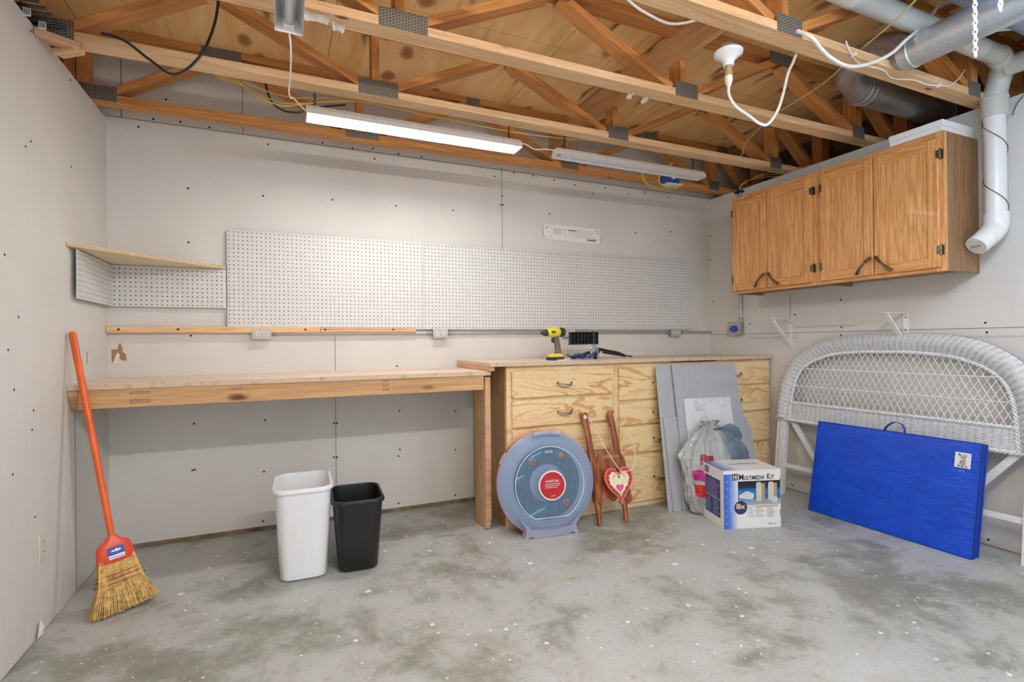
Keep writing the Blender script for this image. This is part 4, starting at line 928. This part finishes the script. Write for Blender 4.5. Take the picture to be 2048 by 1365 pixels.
cable('string_cord', [(2.745, -.690, .675), (2.76, -.705, .64), (2.80, -.76, .52), (2.84, -.82, .41), (2.868, -.87, .345), (2.90, -.875, .335), (2.96, -.86, .335), (3.01, -.83, .37), (3.045, -.79, .44), (3.045, -.75, .52), (3.01, -.72, .575), (2.965, -.705, .62), (2.945, -.70, .66), (2.95, -.69, .68)], .0026, flat('string', (.74, .70, .60), .7), 'thin cream cord looped from the sled tops through the heart', 'cord')

# ------------------------------------------------------------------ grey fabric panels, marble tile, bag, carton
g = G('grey_felt'); c = g.obj(); n = g.noise(c, 250, 2); n2 = g.noise(c, 9, 3); FELT = g.set(col=g.mix(.5, g.ramp(n, [(.3, (.36, .37, .40)), (.7, (.50, .51, .54))]), g.ramp(n2, [(.3, (.40, .41, .44)), (.7, (.46, .47, .50))])), rough=.85, nor=g.bump(n, .3, .002))
FEDGE = flat('panel_edge', (.55, .53, .50), .8)
def leanpanel(name, pts, yb, zt, yt, th, mat, label, cat, group=None, bevel=.001):
    """board outline pts (x, height-along-board); foot at yb on the floor, reaching yt at height zt"""
    up = Vector((0, yt-yb, zt)).normalized(); M = frame((0, yb, 0), (1, 0, 0), up)
    ob = build(name, MB().prism(pts, 2, 0, th), mat, None, M, bevel=bevel); return tag(ob, label, cat, group)
leanpanel('fabric_display_board', [(3.30, 0), (3.31, .965), (3.318, .995), (3.345, 1.003), (3.70, 1.003), (3.98, .998), (3.96, 0)], -.812, .99, -.678, .007, FELT, 'tall grey fabric panel with rounded corner, rearmost of three', 'panel', 'grey fabric panels')
leanpanel('fabric_display_board', [(3.335, 0), (3.325, .635), (4.08, .640), (4.145, .50), (4.16, .0)], -.824, .99, -.688, .007, FELT, 'shorter grey fabric panel standing between the two tall ones', 'panel', 'grey fabric panels')
leanpanel('fabric_display_board', [(3.405, 0), (3.445, .40), (3.440, 1.003), (4.045, 1.000), (4.06, .45), (4.05, 0)], -.838, .99, -.699, .009, FELT, 'tall grey fabric panel in front, standing behind the marbled tile', 'panel', 'grey fabric panels')
g = G('marbled_tile'); c = g.obj(); d = g.noise(c, 5, 4, .6, 1.5); v = g.math('ABSOLUTE', g.math('SUBTRACT', d, .5)); big = g.noise(c, 3.5, 3)
MARB = g.set(col=g.mix(g.math('MULTIPLY', g.ramp(v, [(.0, .8), (.035, 0)]), g.ramp(big, [(.45, 0), (.6, 1)])), (.72, .75, .78), (.25, .28, .36)), rough=.2)
leanpanel('marble_tile', [(3.50, .0), (3.508, .762), (3.945, .752), (3.955, 0)], -.852, .99, -.710, .008, MARB, 'white marbled tile leaning in front of the grey panels', 'tile')

from mathutils import noise as mn
t = thing('plastic_bag', 'tied grey plastic bag slumped between the tile and carton', 'bag', (3.655, -.94, 0))
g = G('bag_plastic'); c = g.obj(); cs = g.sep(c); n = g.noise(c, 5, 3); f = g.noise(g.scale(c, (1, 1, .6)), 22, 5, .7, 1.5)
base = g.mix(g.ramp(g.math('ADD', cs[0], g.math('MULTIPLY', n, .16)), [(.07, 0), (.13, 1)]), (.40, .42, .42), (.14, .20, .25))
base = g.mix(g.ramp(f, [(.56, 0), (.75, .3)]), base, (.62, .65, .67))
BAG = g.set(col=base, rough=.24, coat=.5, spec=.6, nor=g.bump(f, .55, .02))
NS, NH = 96, 60; rings = []
for i in range(NH+1):
    h = i/NH; z = .60*h
    pr = [(0, .72), (.04, .85), (.2, 1.0), (.45, 1.02), (.62, .93), (.78, .70), (.88, .40), (.93, .20), (.955, .14), (1, .26)]
    for (a, ra), (b, rb) in zip(pr, pr[1:]):
        if a <= h <= b: r = ra+(rb-ra)*(h-a)/(b-a); break
    ring = []
    for k in range(NS):
        th_ = 2*PI*k/NS; pl = min(1, max(0, (h-.35)/.55)); 
        n_ = mn.noise(Vector((math.cos(th_)*2.2, math.sin(th_)*2.2, h*3.2+4))); n2_ = mn.noise(Vector((math.cos(th_)*6, math.sin(th_)*6, h*7)))
        ple = math.sin(th_*11+3*n_)
        n3_ = mn.noise(Vector((math.cos(th_)*13, math.sin(th_)*13, h*16)))
        rr = r*(1+.13*n_+.07*n2_+.035*abs(n3_)+.16*pl*ple*(.4+.6*pl)-.07*abs(math.sin(th_*3+h*5+n_*2)))
        x = .300*rr*math.cos(th_)+.02*math.sin(h*5); y = .125*rr*math.sin(th_)+.09*h*.8*(1 if h > .3 else h/.3)
        ring.append((x, y+.005, max(0.002, z+.012*n2_*(1 if i else 0))))
    rings.append(ring)
BODY = rings
build('bag_body', loft(rings), BAG, t, M=Matrix(), smooth=30)
build('knot_tie', MB().tube([(-.04, .02, .555), (.0, .01, .557), (.045, .035, .55)], .004, 6), DARK, t)
m = MB()
rings = []
for h, w, zz, xx in [(0, .03, .545, .04), (.3, .10, .545, .12), (.6, .13, .50, .19), (1, .07, .455, .25)]:
    rings.append([(xx+w*.25*math.cos(a), .06+.05*math.sin(a)*w*8*.5, zz+w*.35*math.cos(a+.6)) for a in [2*PI*k/14 for k in range(14)]])
build('bag_flap', loft(rings), BAG, t, smooth=40)
for nm, z0, z1, a0, a1, col in (('magenta_print', .243, .305, 3.55, 4.2, (.45, .01, .22)), ('red_print', .13, .21, 3.5, 4.25, (.62, .03, .03)), ('dark_red_print', .33, .40, 3.85, 4.3, (.28, .02, .03))):
    vs = []; fs = []; k0, k1 = int(a0/(2*PI)*NS), int(a1/(2*PI)*NS); i0, i1 = int(z0/.60*NH), int(z1/.60*NH)
    for i in range(i0, i1+1):
        for k in range(k0, k1+1):
            p = Vector(BODY[i][k % NS]); q = Vector((p.x*.3, p.y-.05, 0)).normalized(); vs.append(p+q*.0018)
    w_ = k1-k0+1
    for i in range(i1-i0):
        for k in range(w_-1): fs.append((i*w_+k, i*w_+k+1, (i+1)*w_+k+1, (i+1)*w_+k))
    build(nm, MB().add(vs, fs), flat(nm, col, .3, noise=.2), t, smooth=True)

# carton
fx = Vector((.357, -.114, 0)).normalized()
t = thing('printed_carton', 'white and blue multimedia kit carton on the floor beside the bag', 'carton', M=frame((3.38, -1.223, 0), fx, (0, 0, 1)))
CW, CH_, CD = .375, .36, .276
CWH = flat('carton_white', (.80, .80, .80), .4, noise=.02); CBL = flat('carton_blue', (.05, .10, .46), .4); CNV = flat('carton_navy', (.02, .03, .16), .4); CBR = flat('cardboard', (.38, .24, .13), .8)
g = G('carton_fade'); c = g.sep(g.obj()); CFD = g.set(col=g.ramp(g.math('DIVIDE', c[0], .095), [(0, (.03, .10, .52)), (.45, (.10, .22, .68)), (1, (.80, .80, .80))]), rough=.4)
m = MB().box((0, 0, -CD), (CW, CH_-.004, 0)); build('carton_body', m, CWH, t, bevel=.001)
build('carton_lid', MB().box((-.001, CH_-.003, -CD-.001), (CW+.001, CH_+.001, .002)), CWH, t)
build('front_fade', MB().box((.001, .001, 0), (.10, CH_-.022, .0008)), CFD, t)
g = G('top_fade'); c = g.sep(g.obj()); TFD = g.set(col=g.ramp(g.math('DIVIDE', c[0], .12), [(0, (.05, .12, .50)), (1, (.78, .78, .80))]), rough=.4)
build('top_fade', MB().box((.0, CH_+.001, -CD+.02), (.12, CH_+.0016, -.002)), TFD, t)
text('top_lettering', 'MULTIMEDIA KIT', .20, .03, CNV, t, frame((.12, CH_+.0015, -.14), (1, 0, 0), (0, 0, -1)))
build('logo_square', MB().box((.056, .300, .0008), (.094, .340, .0016)), CNV, t)
text('logo_lettering', 'Hi', .026, .028, flat('logo_yellow', (.85, .75, .25), .4), t, Matrix.Translation((.062, .306, .0016)), bold=.03)
INKB = flat('black_ink', (.015, .015, .02), .5)
text('title', 'M', .030, .036, INKB, t, Matrix.Translation((.100, .300, .0012)), bold=.02)
text('title', 'ULTIMEDIA', .135, .026, INKB, t, Matrix.Translation((.133, .300, .0012)), bold=.02)
text('title', 'K', .022, .036, INKB, t, Matrix.Translation((.284, .300, .0012)), bold=.02)
text('title', 'IT', .022, .026, INKB, t, Matrix.Translation((.310, .300, .0012)), bold=.02)
g = G('product_photo'); c = g.sep(g.obj())
u = g.math('DIVIDE', g.math('SUBTRACT', c[1], .145), .145); e = g.ramp(u, [(0, (.35, .42, .50)), (.22, (.20, .30, .42)), (.3, (.01, .09, .36)), (.55, (.01, .22, .55)), (.75, (.005, .02, .06)), (1, (.004, .006, .012))])
PH = g.set(col=e, rough=.35); ph = build('product_picture', MB().box((.093, .143, 0), (.372, .292, .001)), PH, t)
BEI = flat('beige_plastic', (.60, .58, .50), .5); TANP = flat('tan_plastic', (.45, .30, .12), .5)
for x in (.212, .292):
    build('pictured_speaker', MB().prism([(x, .17), (x+.036, .165), (x+.036, .275), (x+.026, .286), (x+.004, .282), (x, .272)], 2, .001, .0014), BEI, ph)
    build('pictured_speaker_side', MB().prism([(x+.036, .165), (x+.058, .175), (x+.058, .278), (x+.036, .275)], 2, .001, .0013), TANP, ph)
build('pictured_drive', MB().prism([(.100, .188), (.185, .178), (.198, .192), (.198, .212), (.150, .232), (.100, .206)], 2, .001, .0014), flat('drive_grey', (.62, .66, .70), .5), ph)
build('pictured_seal', MB().lathe([(.001, .0018), (.021, .0018), (.021, .001)], 24, Matrix.Translation((.335, .172, 0))), flat('seal_grey', (.55, .62, .60), .5), ph)
build('speed_badge', MB().lathe([(.001, .0014), (.042, .0014), (.042, .0008)], 32, Matrix.Translation((.110, .130, 0))), CNV, t)
text('badge_number', '8x', .060, .034, flat('badge_gold', (.85, .55, .22), .4), t, Matrix.Translation((.080, .122, .0016)), bold=.03)
text('badge_word', 'PLUS', .032, .012, CBL, t, Matrix.Translation((.095, .100, .0016)))
build('gold_band', MB().box((.205, .128, .0004), (.355, .138, .001)), flat('gold_band', (.62, .45, .18), .5), t)
GI = flat('grey_ink', (.30, .31, .36), .6)
def textlines(x0, x1, y0, n, dy, h, mat, name='small_print', ax=0):
    m = MB()
    for k in range(n): 
        e = x1-(x1-x0)*random.uniform(0, .4); m.box((x0, y0-k*dy, .0002), (e, y0-k*dy+h, .0009))
    build(name, m, mat, t)
textlines(.158, .198, .130, 6, .0115, .003, GI); textlines(.207, .270, .119, 6, .0095, .003, GI); textlines(.282, .345, .119, 7, .0085, .003, GI)
text('corner_lettering', 'FOR  EI', .048, .010, INKB, t, Matrix.Translation((.290, .018, .001)))
m = MB(); y_ = .10
while y_ < .26:
    d_ = random.uniform(.003, .008); m.box((.044, y_, .001), (.0475, y_+d_, .0014)); y_ += d_+.002
for k in range(7): m.tube([(.020+.006*math.cos(a), .03+k*.044+.006*math.sin(a), .0012) for a in [k*.5+j*.55 for j in range(8)]], .0009, 4)
build('side_marks', m, flat('pale_marks', (.55, .62, .85), .5), t)
Ms = frame((0, 0, -CD), (0, 0, 1), (0, 1, 0))     # left side: local X runs from back to front
sp = build('side_panel', MB().box((.045, .055, 0), (.235, .29, .0008)), CNV, t, Ms)
m = MB(); random.seed(2)
for k in range(12): m.box((.055, .275-k*.0095, .0008), (.225-random.uniform(0, .04), .278-k*.0095, .0013))
for k in range(10): m.box((.055, .150-k*.009, .0008), (.125-random.uniform(0, .02), .153-k*.009, .0013)); m.box((.145, .150-k*.009, .0008), (.225-random.uniform(0, .03), .153-k*.009, .0013))
build('side_text', m, flat('side_ink', (.30, .35, .62), .5), t, Ms)
build('side_rule', MB().box((.05, .165, .0008), (.23, .168, .0014)), CWH, t, Ms)
build('side_logo', MB().box((.04, .305, 0), (.09, .345, .0008)), CNV, t, Ms); text('side_logo_lettering', 'Hi', .030, .028, flat('logo_dull', (.55, .50, .28), .5), t, Ms @ Matrix.Translation((.05, .311, .001)), bold=.03)
for z in (.27, .07): build('hand_hole', MB().box((CW-.006, z, -.0), (CW+.0006, z+.04, .001)), CBR, t)

# ------------------------------------------------------------------ wicker headboard
U, V = Vector((0, -1, 0)), Vector((.109, 0, .994))
Mh = frame((4.338, -1.555, 0), U, V)
t = thing('wicker_headboard', 'white wicker arched headboard leaning on the right wall', 'headboard', M=Mh)
def resample(pts, n):
    P = [Vector((*p, 0)) for p in smooth_pts([(a, b, 0) for a, b in pts], 12)] if False else smooth_pts([(a, b, 0) for a, b in pts], 12)
    d = [0]
    for a, b in zip(P, P[1:]): d.append(d[-1]+(b-a).length)
    out = []; j = 0
    for k in range(n):
        s_ = d[-1]*k/(n-1)
        while j < len(d)-2 and d[j+1] < s_: j += 1
        f_ = (s_-d[j])/max(1e-9, d[j+1]-d[j]); out.append(P[j].lerp(P[j+1], f_))
    return out, d[-1]
def arch(half): return [(-x, y) for x, y in half]+[(x, y) for x, y in half[::-1][1:]]
outer_h = [(.775, .575), (.768, .76), (.745, .88), (.675, 1.025), (.54, 1.128), (.385, 1.182), (.17, 1.203), (0, 1.206)]
inner_h = [(.668, .575), (.655, .70), (.638, .82), (.600, .92), (.530, .99), (.44, 1.035), (.32, 1.068), (.15, 1.083), (0, 1.085)]
NA = 140; O, LO = resample(arch(outer_h), NA); I, LI = resample(arch(inner_h), NA)
NC = 12; vs = []; uvs = []
for k in range(NA):
    o, i = O[k], I[k]
    for j in range(NC+1):
        f_ = j/NC; p = o.lerp(i, f_); a = PI*f_
        z = .052*math.sin(a)**.8*(1-.25*f_)-.004
        rib = .0022*math.sin(k/NA*LO/.020*2*PI*.5)
        vs.append((p.x, p.y, z+rib)); uvs.append((k/(NA-1)*LO, f_*.155))
for k in range(NA):                       # back side
    for j in (0, NC): pass
fs = []; fu = []
for k in range(NA-1):
    for j in range(NC):
        a, b, c_, d_ = k*(NC+1)+j, (k+1)*(NC+1)+j, (k+1)*(NC+1)+j+1, k*(NC+1)+j+1
        fs.append((a, b, c_, d_)); fu.append([uvs[a], uvs[b], uvs[c_], uvs[d_]])
    a, b, c_, d_ = k*(NC+1), (k+1)*(NC+1), (k+1)*(NC+1)+NC, k*(NC+1)+NC
    fs.append((a, d_, c_, b)); fu.append([(0, 0)]*4)
for k in (0, NA-1): fs.append(tuple(k*(NC+1)+j for j in range(NC+1))); fu.append([(0, 0)]*(NC+1))
WICKR = m_wicker('wicker_rim_weave', .036, .0085)
build('rolled_rim', MB().add(vs, fs, fu), WICKR, t, smooth=60)
WW = flat('white_wicker_strand', (.80, .81, .83), .4, noise=.12, scale=60)
def braid(name, pts, r, closed=False):
    P, L = resample(pts, max(20, int(600*0+len(pts)*10))); m = MB(); n = int(L/.006); P, L = resample(pts, n)
    for ph in (0, PI):
        q = [p+Vector((0, 0, .012))+Vector((.0, r*.75*math.sin(k*.9+ph), r*.6*math.cos(k*.9+ph))) if abs((P[min(k+1, n-1)]-P[max(k-1, 0)]).normalized().x) > .6 else p+Vector((0, 0, .012))+Vector((r*.75*math.sin(k*.9+ph), 0, r*.6*math.cos(k*.9+ph))) for k, p in enumerate(P)]
        m.tube(q, r*.62, 5)
    build(name, m, WW, t, smooth=True)
braid('inner_braid', arch(inner_h), .009); 
# apron
AP = [(-.665, .560), (.665, .560), (.665, .690), (-.665, .690)]
na = 60; vs = []; fs = []; fu = []
for k in range(na+1):
    x = -.668+1.336*k/na
    for j in range(2):
        y = (.560, .695)[j]
        vs.append((x, y, .010+.0035*math.sin(k*PI/1.0)**2))
    for j in range(2): vs.append((x, (.560, .695)[j], 0))
for k in range(na):
    a = k*4; b = a+4; u0 = 1.336*k/na; u1 = 1.336*(k+1)/na
    fs.append((a, b, b+1, a+1)); fu.append([(u0, 0), (u1, 0), (u1, .135), (u0, .135)])
    fs.append((a+2, a+3, b+3, b+2)); fu.append([(0, 0)]*4); fs.append((a, a+2, b+2, b)); fu.append([(0, 0)]*4); fs.append((a+1, b+1, b+3, a+3)); fu.append([(0, 0)]*4)
build('woven_apron', MB().add(vs, fs, fu), WICKA, t, smooth=50)
braid('lower_braid', [(-.77, .566), (-.4, .560), (0, .558), (.4, .560), (.77, .566)], .009); braid('upper_braid', [(-.665, .694), (-.3, .694), (0, .694), (.3, .694), (.665, .694)], .009)
# lattice inside the arch
def inside(x, y):
    if y < .692: return False
    for (xa, ya), (xb, yb) in zip(inner_h, inner_h[1:]):
        if ya <= y <= yb or yb <= y <= ya:
            if yb == ya: continue
            lim = xa+(xb-xa)*(y-ya)/(yb-ya); return abs(x) < lim+.004
    return False
m = MB(); sp_ = .0385; sl = math.tan(math.radians(61))
for sgn, zo in ((1, .004), (-1, .0075)):
    k0 = -40
    for k in range(-45, 46):
        run = []; xb = k*sp_
        for j in range(0, 90):
            y = .692+j*.0046; x = xb+sgn*(y-.692)/sl
            if inside(x, y): run.append((x, y, zo))
            else:
                if len(run) > 2: m.tube([run[0], run[len(run)//2], run[-1]], .0021, 5, flatn=.7)
                run = []
        if len(run) > 2: m.tube([run[0], run[len(run)//2], run[-1]], .0021, 5, flatn=.7)
build('lattice', m, WW, t)
for y, hw in ((.825, .637), (.955, .57)):
    mm = MB()
    for ph in (0, PI):
        mm.tube([(x_, y+.003*math.sin(x_*260+ph), .008+.003*math.cos(x_*260+ph)) for x_ in [-hw+2*hw*k/260 for k in range(261)]], .0022, 4)
    build('lattice_rail', mm, WW, t)
for sx in (-1, 1):
    build('leg', MB().box((sx*.775, .0, -.036), (sx*.690, .585, -.010)).box((sx*.735, .0, -.010), (sx*.690, .575, .004)), WHITE, t, bevel=.002)
    p, q = (sx*.675, .56), (sx*.36, .16)
    build('brace', MB().add([(p[0]-.0, p[1], -.03), (p[0]-sx*.045, p[1], -.03), (q[0]-sx*.045, q[1], -.03), (q[0], q[1], -.03), (p[0]-.0, p[1], -.012), (p[0]-sx*.045, p[1], -.012), (q[0]-sx*.045, q[1], -.012), (q[0], q[1], -.012)], [(0, 3, 2, 1), (4, 5, 6, 7), (0, 1, 5, 4), (1, 2, 6, 5), (2, 3, 7, 6), (3, 0, 4, 7)]), WHITE, t)
build('cross_bar', MB().box((-.69, .205, -.034), (.69, .237, -.012)), WHITE, t, bevel=.002)
# ------------------------------------------------------------------ blue folding mat
up = Vector((.118, 0, .60)).normalized()
Mm = frame((4.179, -1.195, .004), (0.012, -1, 0), up)
t = thing('folding_exercise_mat', 'blue vinyl folding exercise mat leaning on the wicker headboard', 'exercise mat', M=Mm)
g = G('blue_vinyl'); c = g.obj(); n = g.noise(g.scale(c, (1, 2.2, 1)), 7, 4, .55, 1.4)
ed = g.math('SUBTRACT', .905, g.sep(c)[0])
wr = g.noise(g.scale(c, (3, 14, 1)), 3.5, 3, .5, 1); 
hh = g.math('ADD', n, g.math('MULTIPLY', wr, g.ramp(ed, [(.02, 1.6), (.20, 0)])))
VIN = g.set(col=g.ramp(n, [(.35, (.002, .055, .52)), (.7, (.003, .085, .68))]), rough=.38, nor=g.bump(hh, .3, .012))
VIND = flat('blue_vinyl_edge', (.004, .045, .33), .4)
ML, MH, TH = .908, .607, .019
for k in range(4):
    zt = -k*(TH+.0015); nx, ny = 30, 20; vs = []; fs = []
    for j in range(ny+1):
        for i in range(nx+1):
            x = ML*i/nx; y = MH*j/ny
            edge = min(i, nx-i, j, ny-j)
            puff = min(1, edge/2.2)**.5
            w_ = .003*mn.noise(Vector((x*5, y*8, k)))+(.004*mn.noise(Vector((x*9, y*26, k*3)))*(1 if i > nx-6 else 0))
            vs.append((x+(.002*(k % 2)), y-.002*(k % 2), zt-TH*.5*(1-puff)*.7+w_*puff*(1 if k == 0 else 0)))
    n0 = len(vs); vs += [(v_[0], v_[1], zt-TH*.5-TH*.5*min(1, min(a % (nx+1), nx-a % (nx+1), a//(nx+1), ny-a//(nx+1))/2.2)**.5) for a, v_ in enumerate(vs)]
    for j in range(ny):
        for i in range(nx):
            a = j*(nx+1)+i; fs.append((a, a+1, a+nx+2, a+nx+1)); fs.append((n0+a, n0+a+nx+1, n0+a+nx+2, n0+a+1))
    bd = [i for i in range(nx+1)]+[(j)*(nx+1)+nx for j in range(1, ny+1)]+[ny*(nx+1)+i for i in range(nx-1, -1, -1)]+[j*(nx+1) for j in range(ny-1, 0, -1)]
    for a, b in zip(bd, bd[1:]+bd[:1]): fs.append((a, b, n0+b, n0+a))
    pn = build('mat_panel', MB().add(vs, fs), VIN, t, smooth=60)
    build('seam_piping', MB().tube([(0, 0, zt-.004), (ML, 0, zt-.004), (ML, MH, zt-.004), (0, MH, zt-.004)], .0028, 6, closed=True), VIND, pn, M=Matrix())
pts = smooth_pts([(.405, .60, -.034), (.415, .625, -.034), (.435, .65, -.034), (.47, .668, -.034), (.505, .655, -.034), (.52, .625, -.034), (.522, .60, -.034)], 5)
m = MB(); rings = [[(p.x-.0, p.y-.001, p.z-.012), (p.x, p.y-.001, p.z+.012), (p.x, p.y+.002, p.z+.012), (p.x, p.y+.002, p.z-.012)] for p in pts]
build('carry_handle', loft(rings), VIND, t)
lb = build('brand_patch', MB().box((0, 0, 0), (.073, .083, .0012)), WHITE, t, Matrix.Translation((.800, .463, .0045)))
# the lettering reads bottom to top, flared at both ends
tx = text('patch_lettering', 'EVERLAST', .070, .030, INKB, lb, Matrix.Translation((.052, .006, .0016)) @ Matrix.Rotation(PI/2, 4, 'Z'), bold=.01)
for v_ in tx.data.vertices:
    q_ = (v_.co.x-.035)/.035; v_.co.y = .015+(v_.co.y-.015)*(.75+.85*q_*q_)
INK2 = flat('pale_blue_ink', (.45, .55, .80), .5)
text('small_lettering', 'Tx.A', .026, .011, INK2, t, Matrix.Translation((.850, .452, .0046)) @ Matrix.Rotation(PI, 4, 'Z'))

# ------------------------------------------------------------------ things on the worktop
YLW = flat('tool_yellow', (.72, .62, .05), .4, noise=.2, scale=150); TB = flat('tool_black', (.035, .035, .03), .5, noise=.3, scale=100); OLV = flat('tool_grip', (.13, .125, .09), .6)
ZT = 1.042
t = thing('cordless_drill', 'yellow and black cordless drill standing on the worktop', 'power drill', (2.60, -.50, ZT))
Rx = Matrix.Rotation(PI/2, 4, 'Y')
build('motor_housing', MB().lathe([(.001, -.055), (.022, -.055), (.031, -.04), (.034, -.01), (.033, .03), (.028, .045), (.001, .045)], 20, Matrix.Translation((.0, 0, .192)) @ Rx), YLW, t, smooth=40)
build('rear_cap', MB().lathe([(.001, .038), (.032, .038), (.033, .055), (.027, .078), (.012, .088), (.001, .088)], 20, Matrix.Translation((0, 0, .192)) @ Rx), TB, t, smooth=40)
build('chuck', MB().lathe([(.001, -.10), (.008, -.10), (.013, -.088), (.021, -.078), (.024, -.058), (.023, -.05), (.001, -.05)], 20, Matrix.Translation((0, 0, .188)) @ Rx), TB, t, smooth=40)
m = MB(); rings = []
for z, x, a, b in [(.175, .012, .026, .020), (.15, .016, .021, .018), (.11, .024, .021, .019), (.06, .030, .022, .020), (.035, .028, .026, .022)]:
    rings.append([(x+a*math.cos(q), b*math.sin(q), z) for q in [2*PI*k/16 for k in range(16)]])
build('grip', loft(rings), OLV, t, smooth=60)
build('trigger', MB().box((-.018, -.008, .120), (.004, .008, .155)), TB, t, bevel=.003)
build('battery_base', MB().box((-.045, -.036, .0), (.060, .036, .022)), TB, t, bevel=.004)
build('battery_top', MB().prism([(-.040, .022), (.058, .022), (.052, .036), (.035, .046), (-.015, .046), (-.034, .034)], 1, -.033, .033), YLW, t, bevel=.004)
build('side_badge', MB().box((-.035, -.0352, .185), (-.005, -.033, .20)), TB, t)
t = thing('black_bracket_stand', 'black stand with ribbed plate and splayed legs on the worktop', 'stand', (2.97, -.36, ZT))
m = MB()
for k in range(9): m.box((-.165+k*.0293, -.012, .108), (-.161+k*.0293, .012, .196))
for k in range(4): m.box((-.165, -.012, .108+k*.028), (.073, .012, .112+k*.028))
m.box((-.165, .008, .108), (.073, .012, .194)); build('ribbed_plate', m, BLACKP, t)
build('plate_rim', MB().box((-.172, -.014, .104), (.080, .014, .110)), BLACKP, t, bevel=.002)
build('upright', MB().box((.018, -.022, .02), (.046, -.010, .20)), BLACKP, t, bevel=.003)
build('hub', MB().lathe([(.001, .085), (.022, .08), (.034, .06), (.036, .04), (.001, .035)], 16, Matrix.Translation((.04, -.02, 0))), BLACKP, t, smooth=40)
for pts in ([(.04, -.03, .075), (.12, -.05, .055), (.20, -.065, .040), (.26, -.08, .016)], [(.04, -.03, .075), (-.03, -.05, .045), (-.10, -.08, .030), (-.20, -.10, .014)], [(.04, -.03, .06), (-.01, -.10, .035), (-.06, -.17, .010)], [(.04, 0, .06), (.02, .10, .03), (0, .18, .010)]):
    build('leg', MB().tube(smooth_pts(pts, 4), .0145, 8, flatn=.8), BLACKP, t, smooth=True)
build('flat_arm', MB().tube(smooth_pts([(.10, -.02, .045), (.24, -.03, .022), (.35, -.03, .012), (.362, -.025, .010), (.35, -.018, .012), (.24, -.015, .022), (.12, -.01, .04)], 4), .0045, 6), BLACKP, t, smooth=True)
random.seed(11)
BC = flat('blue_strap', (.02, .05, .22), .5)
m = MB()
for k in range(9):
    x, y = 2.80+random.uniform(-.06, .07), -.50+random.uniform(-.04, .04); pts = [(x+random.uniform(-.05, .05), y+random.uniform(-.04, .04), ZT+.006+random.uniform(0, .035)) for _ in range(5)]
    m.tube(smooth_pts([(a-2.8, b+.5, c_-ZT) for a, b, c_ in pts], 4), .0035, 5)
tag(build('strap_tangle', m, BC, None, Matrix.Translation((2.8, -.5, ZT)), smooth=True), 'tangle of dark blue strap between drill and black stand', 'strap')
g = G('clear_film'); FILM = g.set(col=(.75, .82, .90), rough=.08, alpha=.42, spec=.8)
vs = []; fs = []
for j in range(9):
    for i in range(9): vs.append(((i-4)*.009+random.uniform(-.004, .004)-.002*j, random.uniform(-.02, .02)-.01*j*.3, j*.013+random.uniform(-.003, .003)+.003))
for j in range(8):
    for i in range(8): a = j*9+i; fs.append((a, a+1, a+10, a+9))
ob = build('plastic_wrap', MB().add(vs, fs), FILM, None, frame((2.965, -.44, ZT), (1, 0, 0), (0, 1, 0)))
so = ob.modifiers.new('thickness', 'SOLIDIFY'); so.thickness = .001
tag(ob, 'crumpled clear plastic film against the black stand legs', 'plastic film')
m = MB().box((2.58, -.60, ZT+.0005), (2.66, -.57, ZT+.006)); tag(build('paper_scrap', m, WHITE), 'small white scrap at the foot of the drill', 'paper scrap')

# ------------------------------------------------------------------ bits at the upper left
random.seed(4)
HK = flat('dark_hook', (.03, .035, .05), .35, .4)
for k, lab in enumerate(['lowest of the dark curved hooks with a barcode tag, at upper left', 'second lowest dark curved hook at the upper left', 'middle dark curved hook, with a white tag, at the upper left', 'fourth dark curved hook up at the upper left', 'highest dark curved hook at the upper left']):
    y = -.925-.040*k; z = 2.474+.001*k
    pts = [(-.11, y, z), (-.05, y+.008, z+.004), (.0, y+.012, z+.010), (.045-.006*k, y+.002, z+.004), (.095-.007*k, y+.012, z+.012)]
    t = thing('wall_hook', lab, 'hook', (0, y, z), 0, 'dark curved hooks on the wall top')
    build('hook_arm', MB().tube(smooth_pts(pts, 4), .0085, 8, flatn=.8), HK, t, world=True, smooth=True)
    if k in (0, 2):
        tg = build('price_tag', MB().box((-.002+.01*(2-k), y-.012, z-.022), (.022+.01*(2-k), y-.010, z+.010)), PAP, t, world=True)
        m = MB()
        for j in range(7): m.box((.001+.01*(2-k)+j*.0028, y-.0128, z-.016), (.0022+.01*(2-k)+j*.0028, y-.0119, z+.004))
        build('barcode', m, INKB, tg, world=True)
ob = beam('wood_offcut', (.0, -.93, 2.440), (.125, -.86, 2.440), .035, .03, PINKL, None, wdir=(0, 1, 0)); tag(ob, 'short bent wood offcut wedged under the truss at upper left', 'wood offcut')
ob = beam('wood_offcut', (.035, -.80, 2.425), (.13, -.87, 2.425), .05, .02, LUMP, None, wdir=(0, 1, 0)); tag(ob, 'angled wood block just below the bent offcut at upper left', 'wood offcut')
text_host = bpy.data.objects['wall_right']
PRT = flat('faint_print', (.33, .32, .33), .8)
for y, z in ((-.86, 1.255), (-1.78, 1.165), (-.42, 1.178)):
    text('board_print', 'CERTAINTEED EASI-LITE CEILING AND WALL', .46, .012, PRT, text_host, frame((W-.0008, y, z), (0, -1, 0), (0, 0, 1)))
text('board_print', 'TORN', .06, .016, flat('pencil', (.5, .46, .40), .9), bpy.data.objects['wall_back'], frame((2.50, -.0008, 2.10), (1, 0, 0), (0, 0, 1))) if False else None
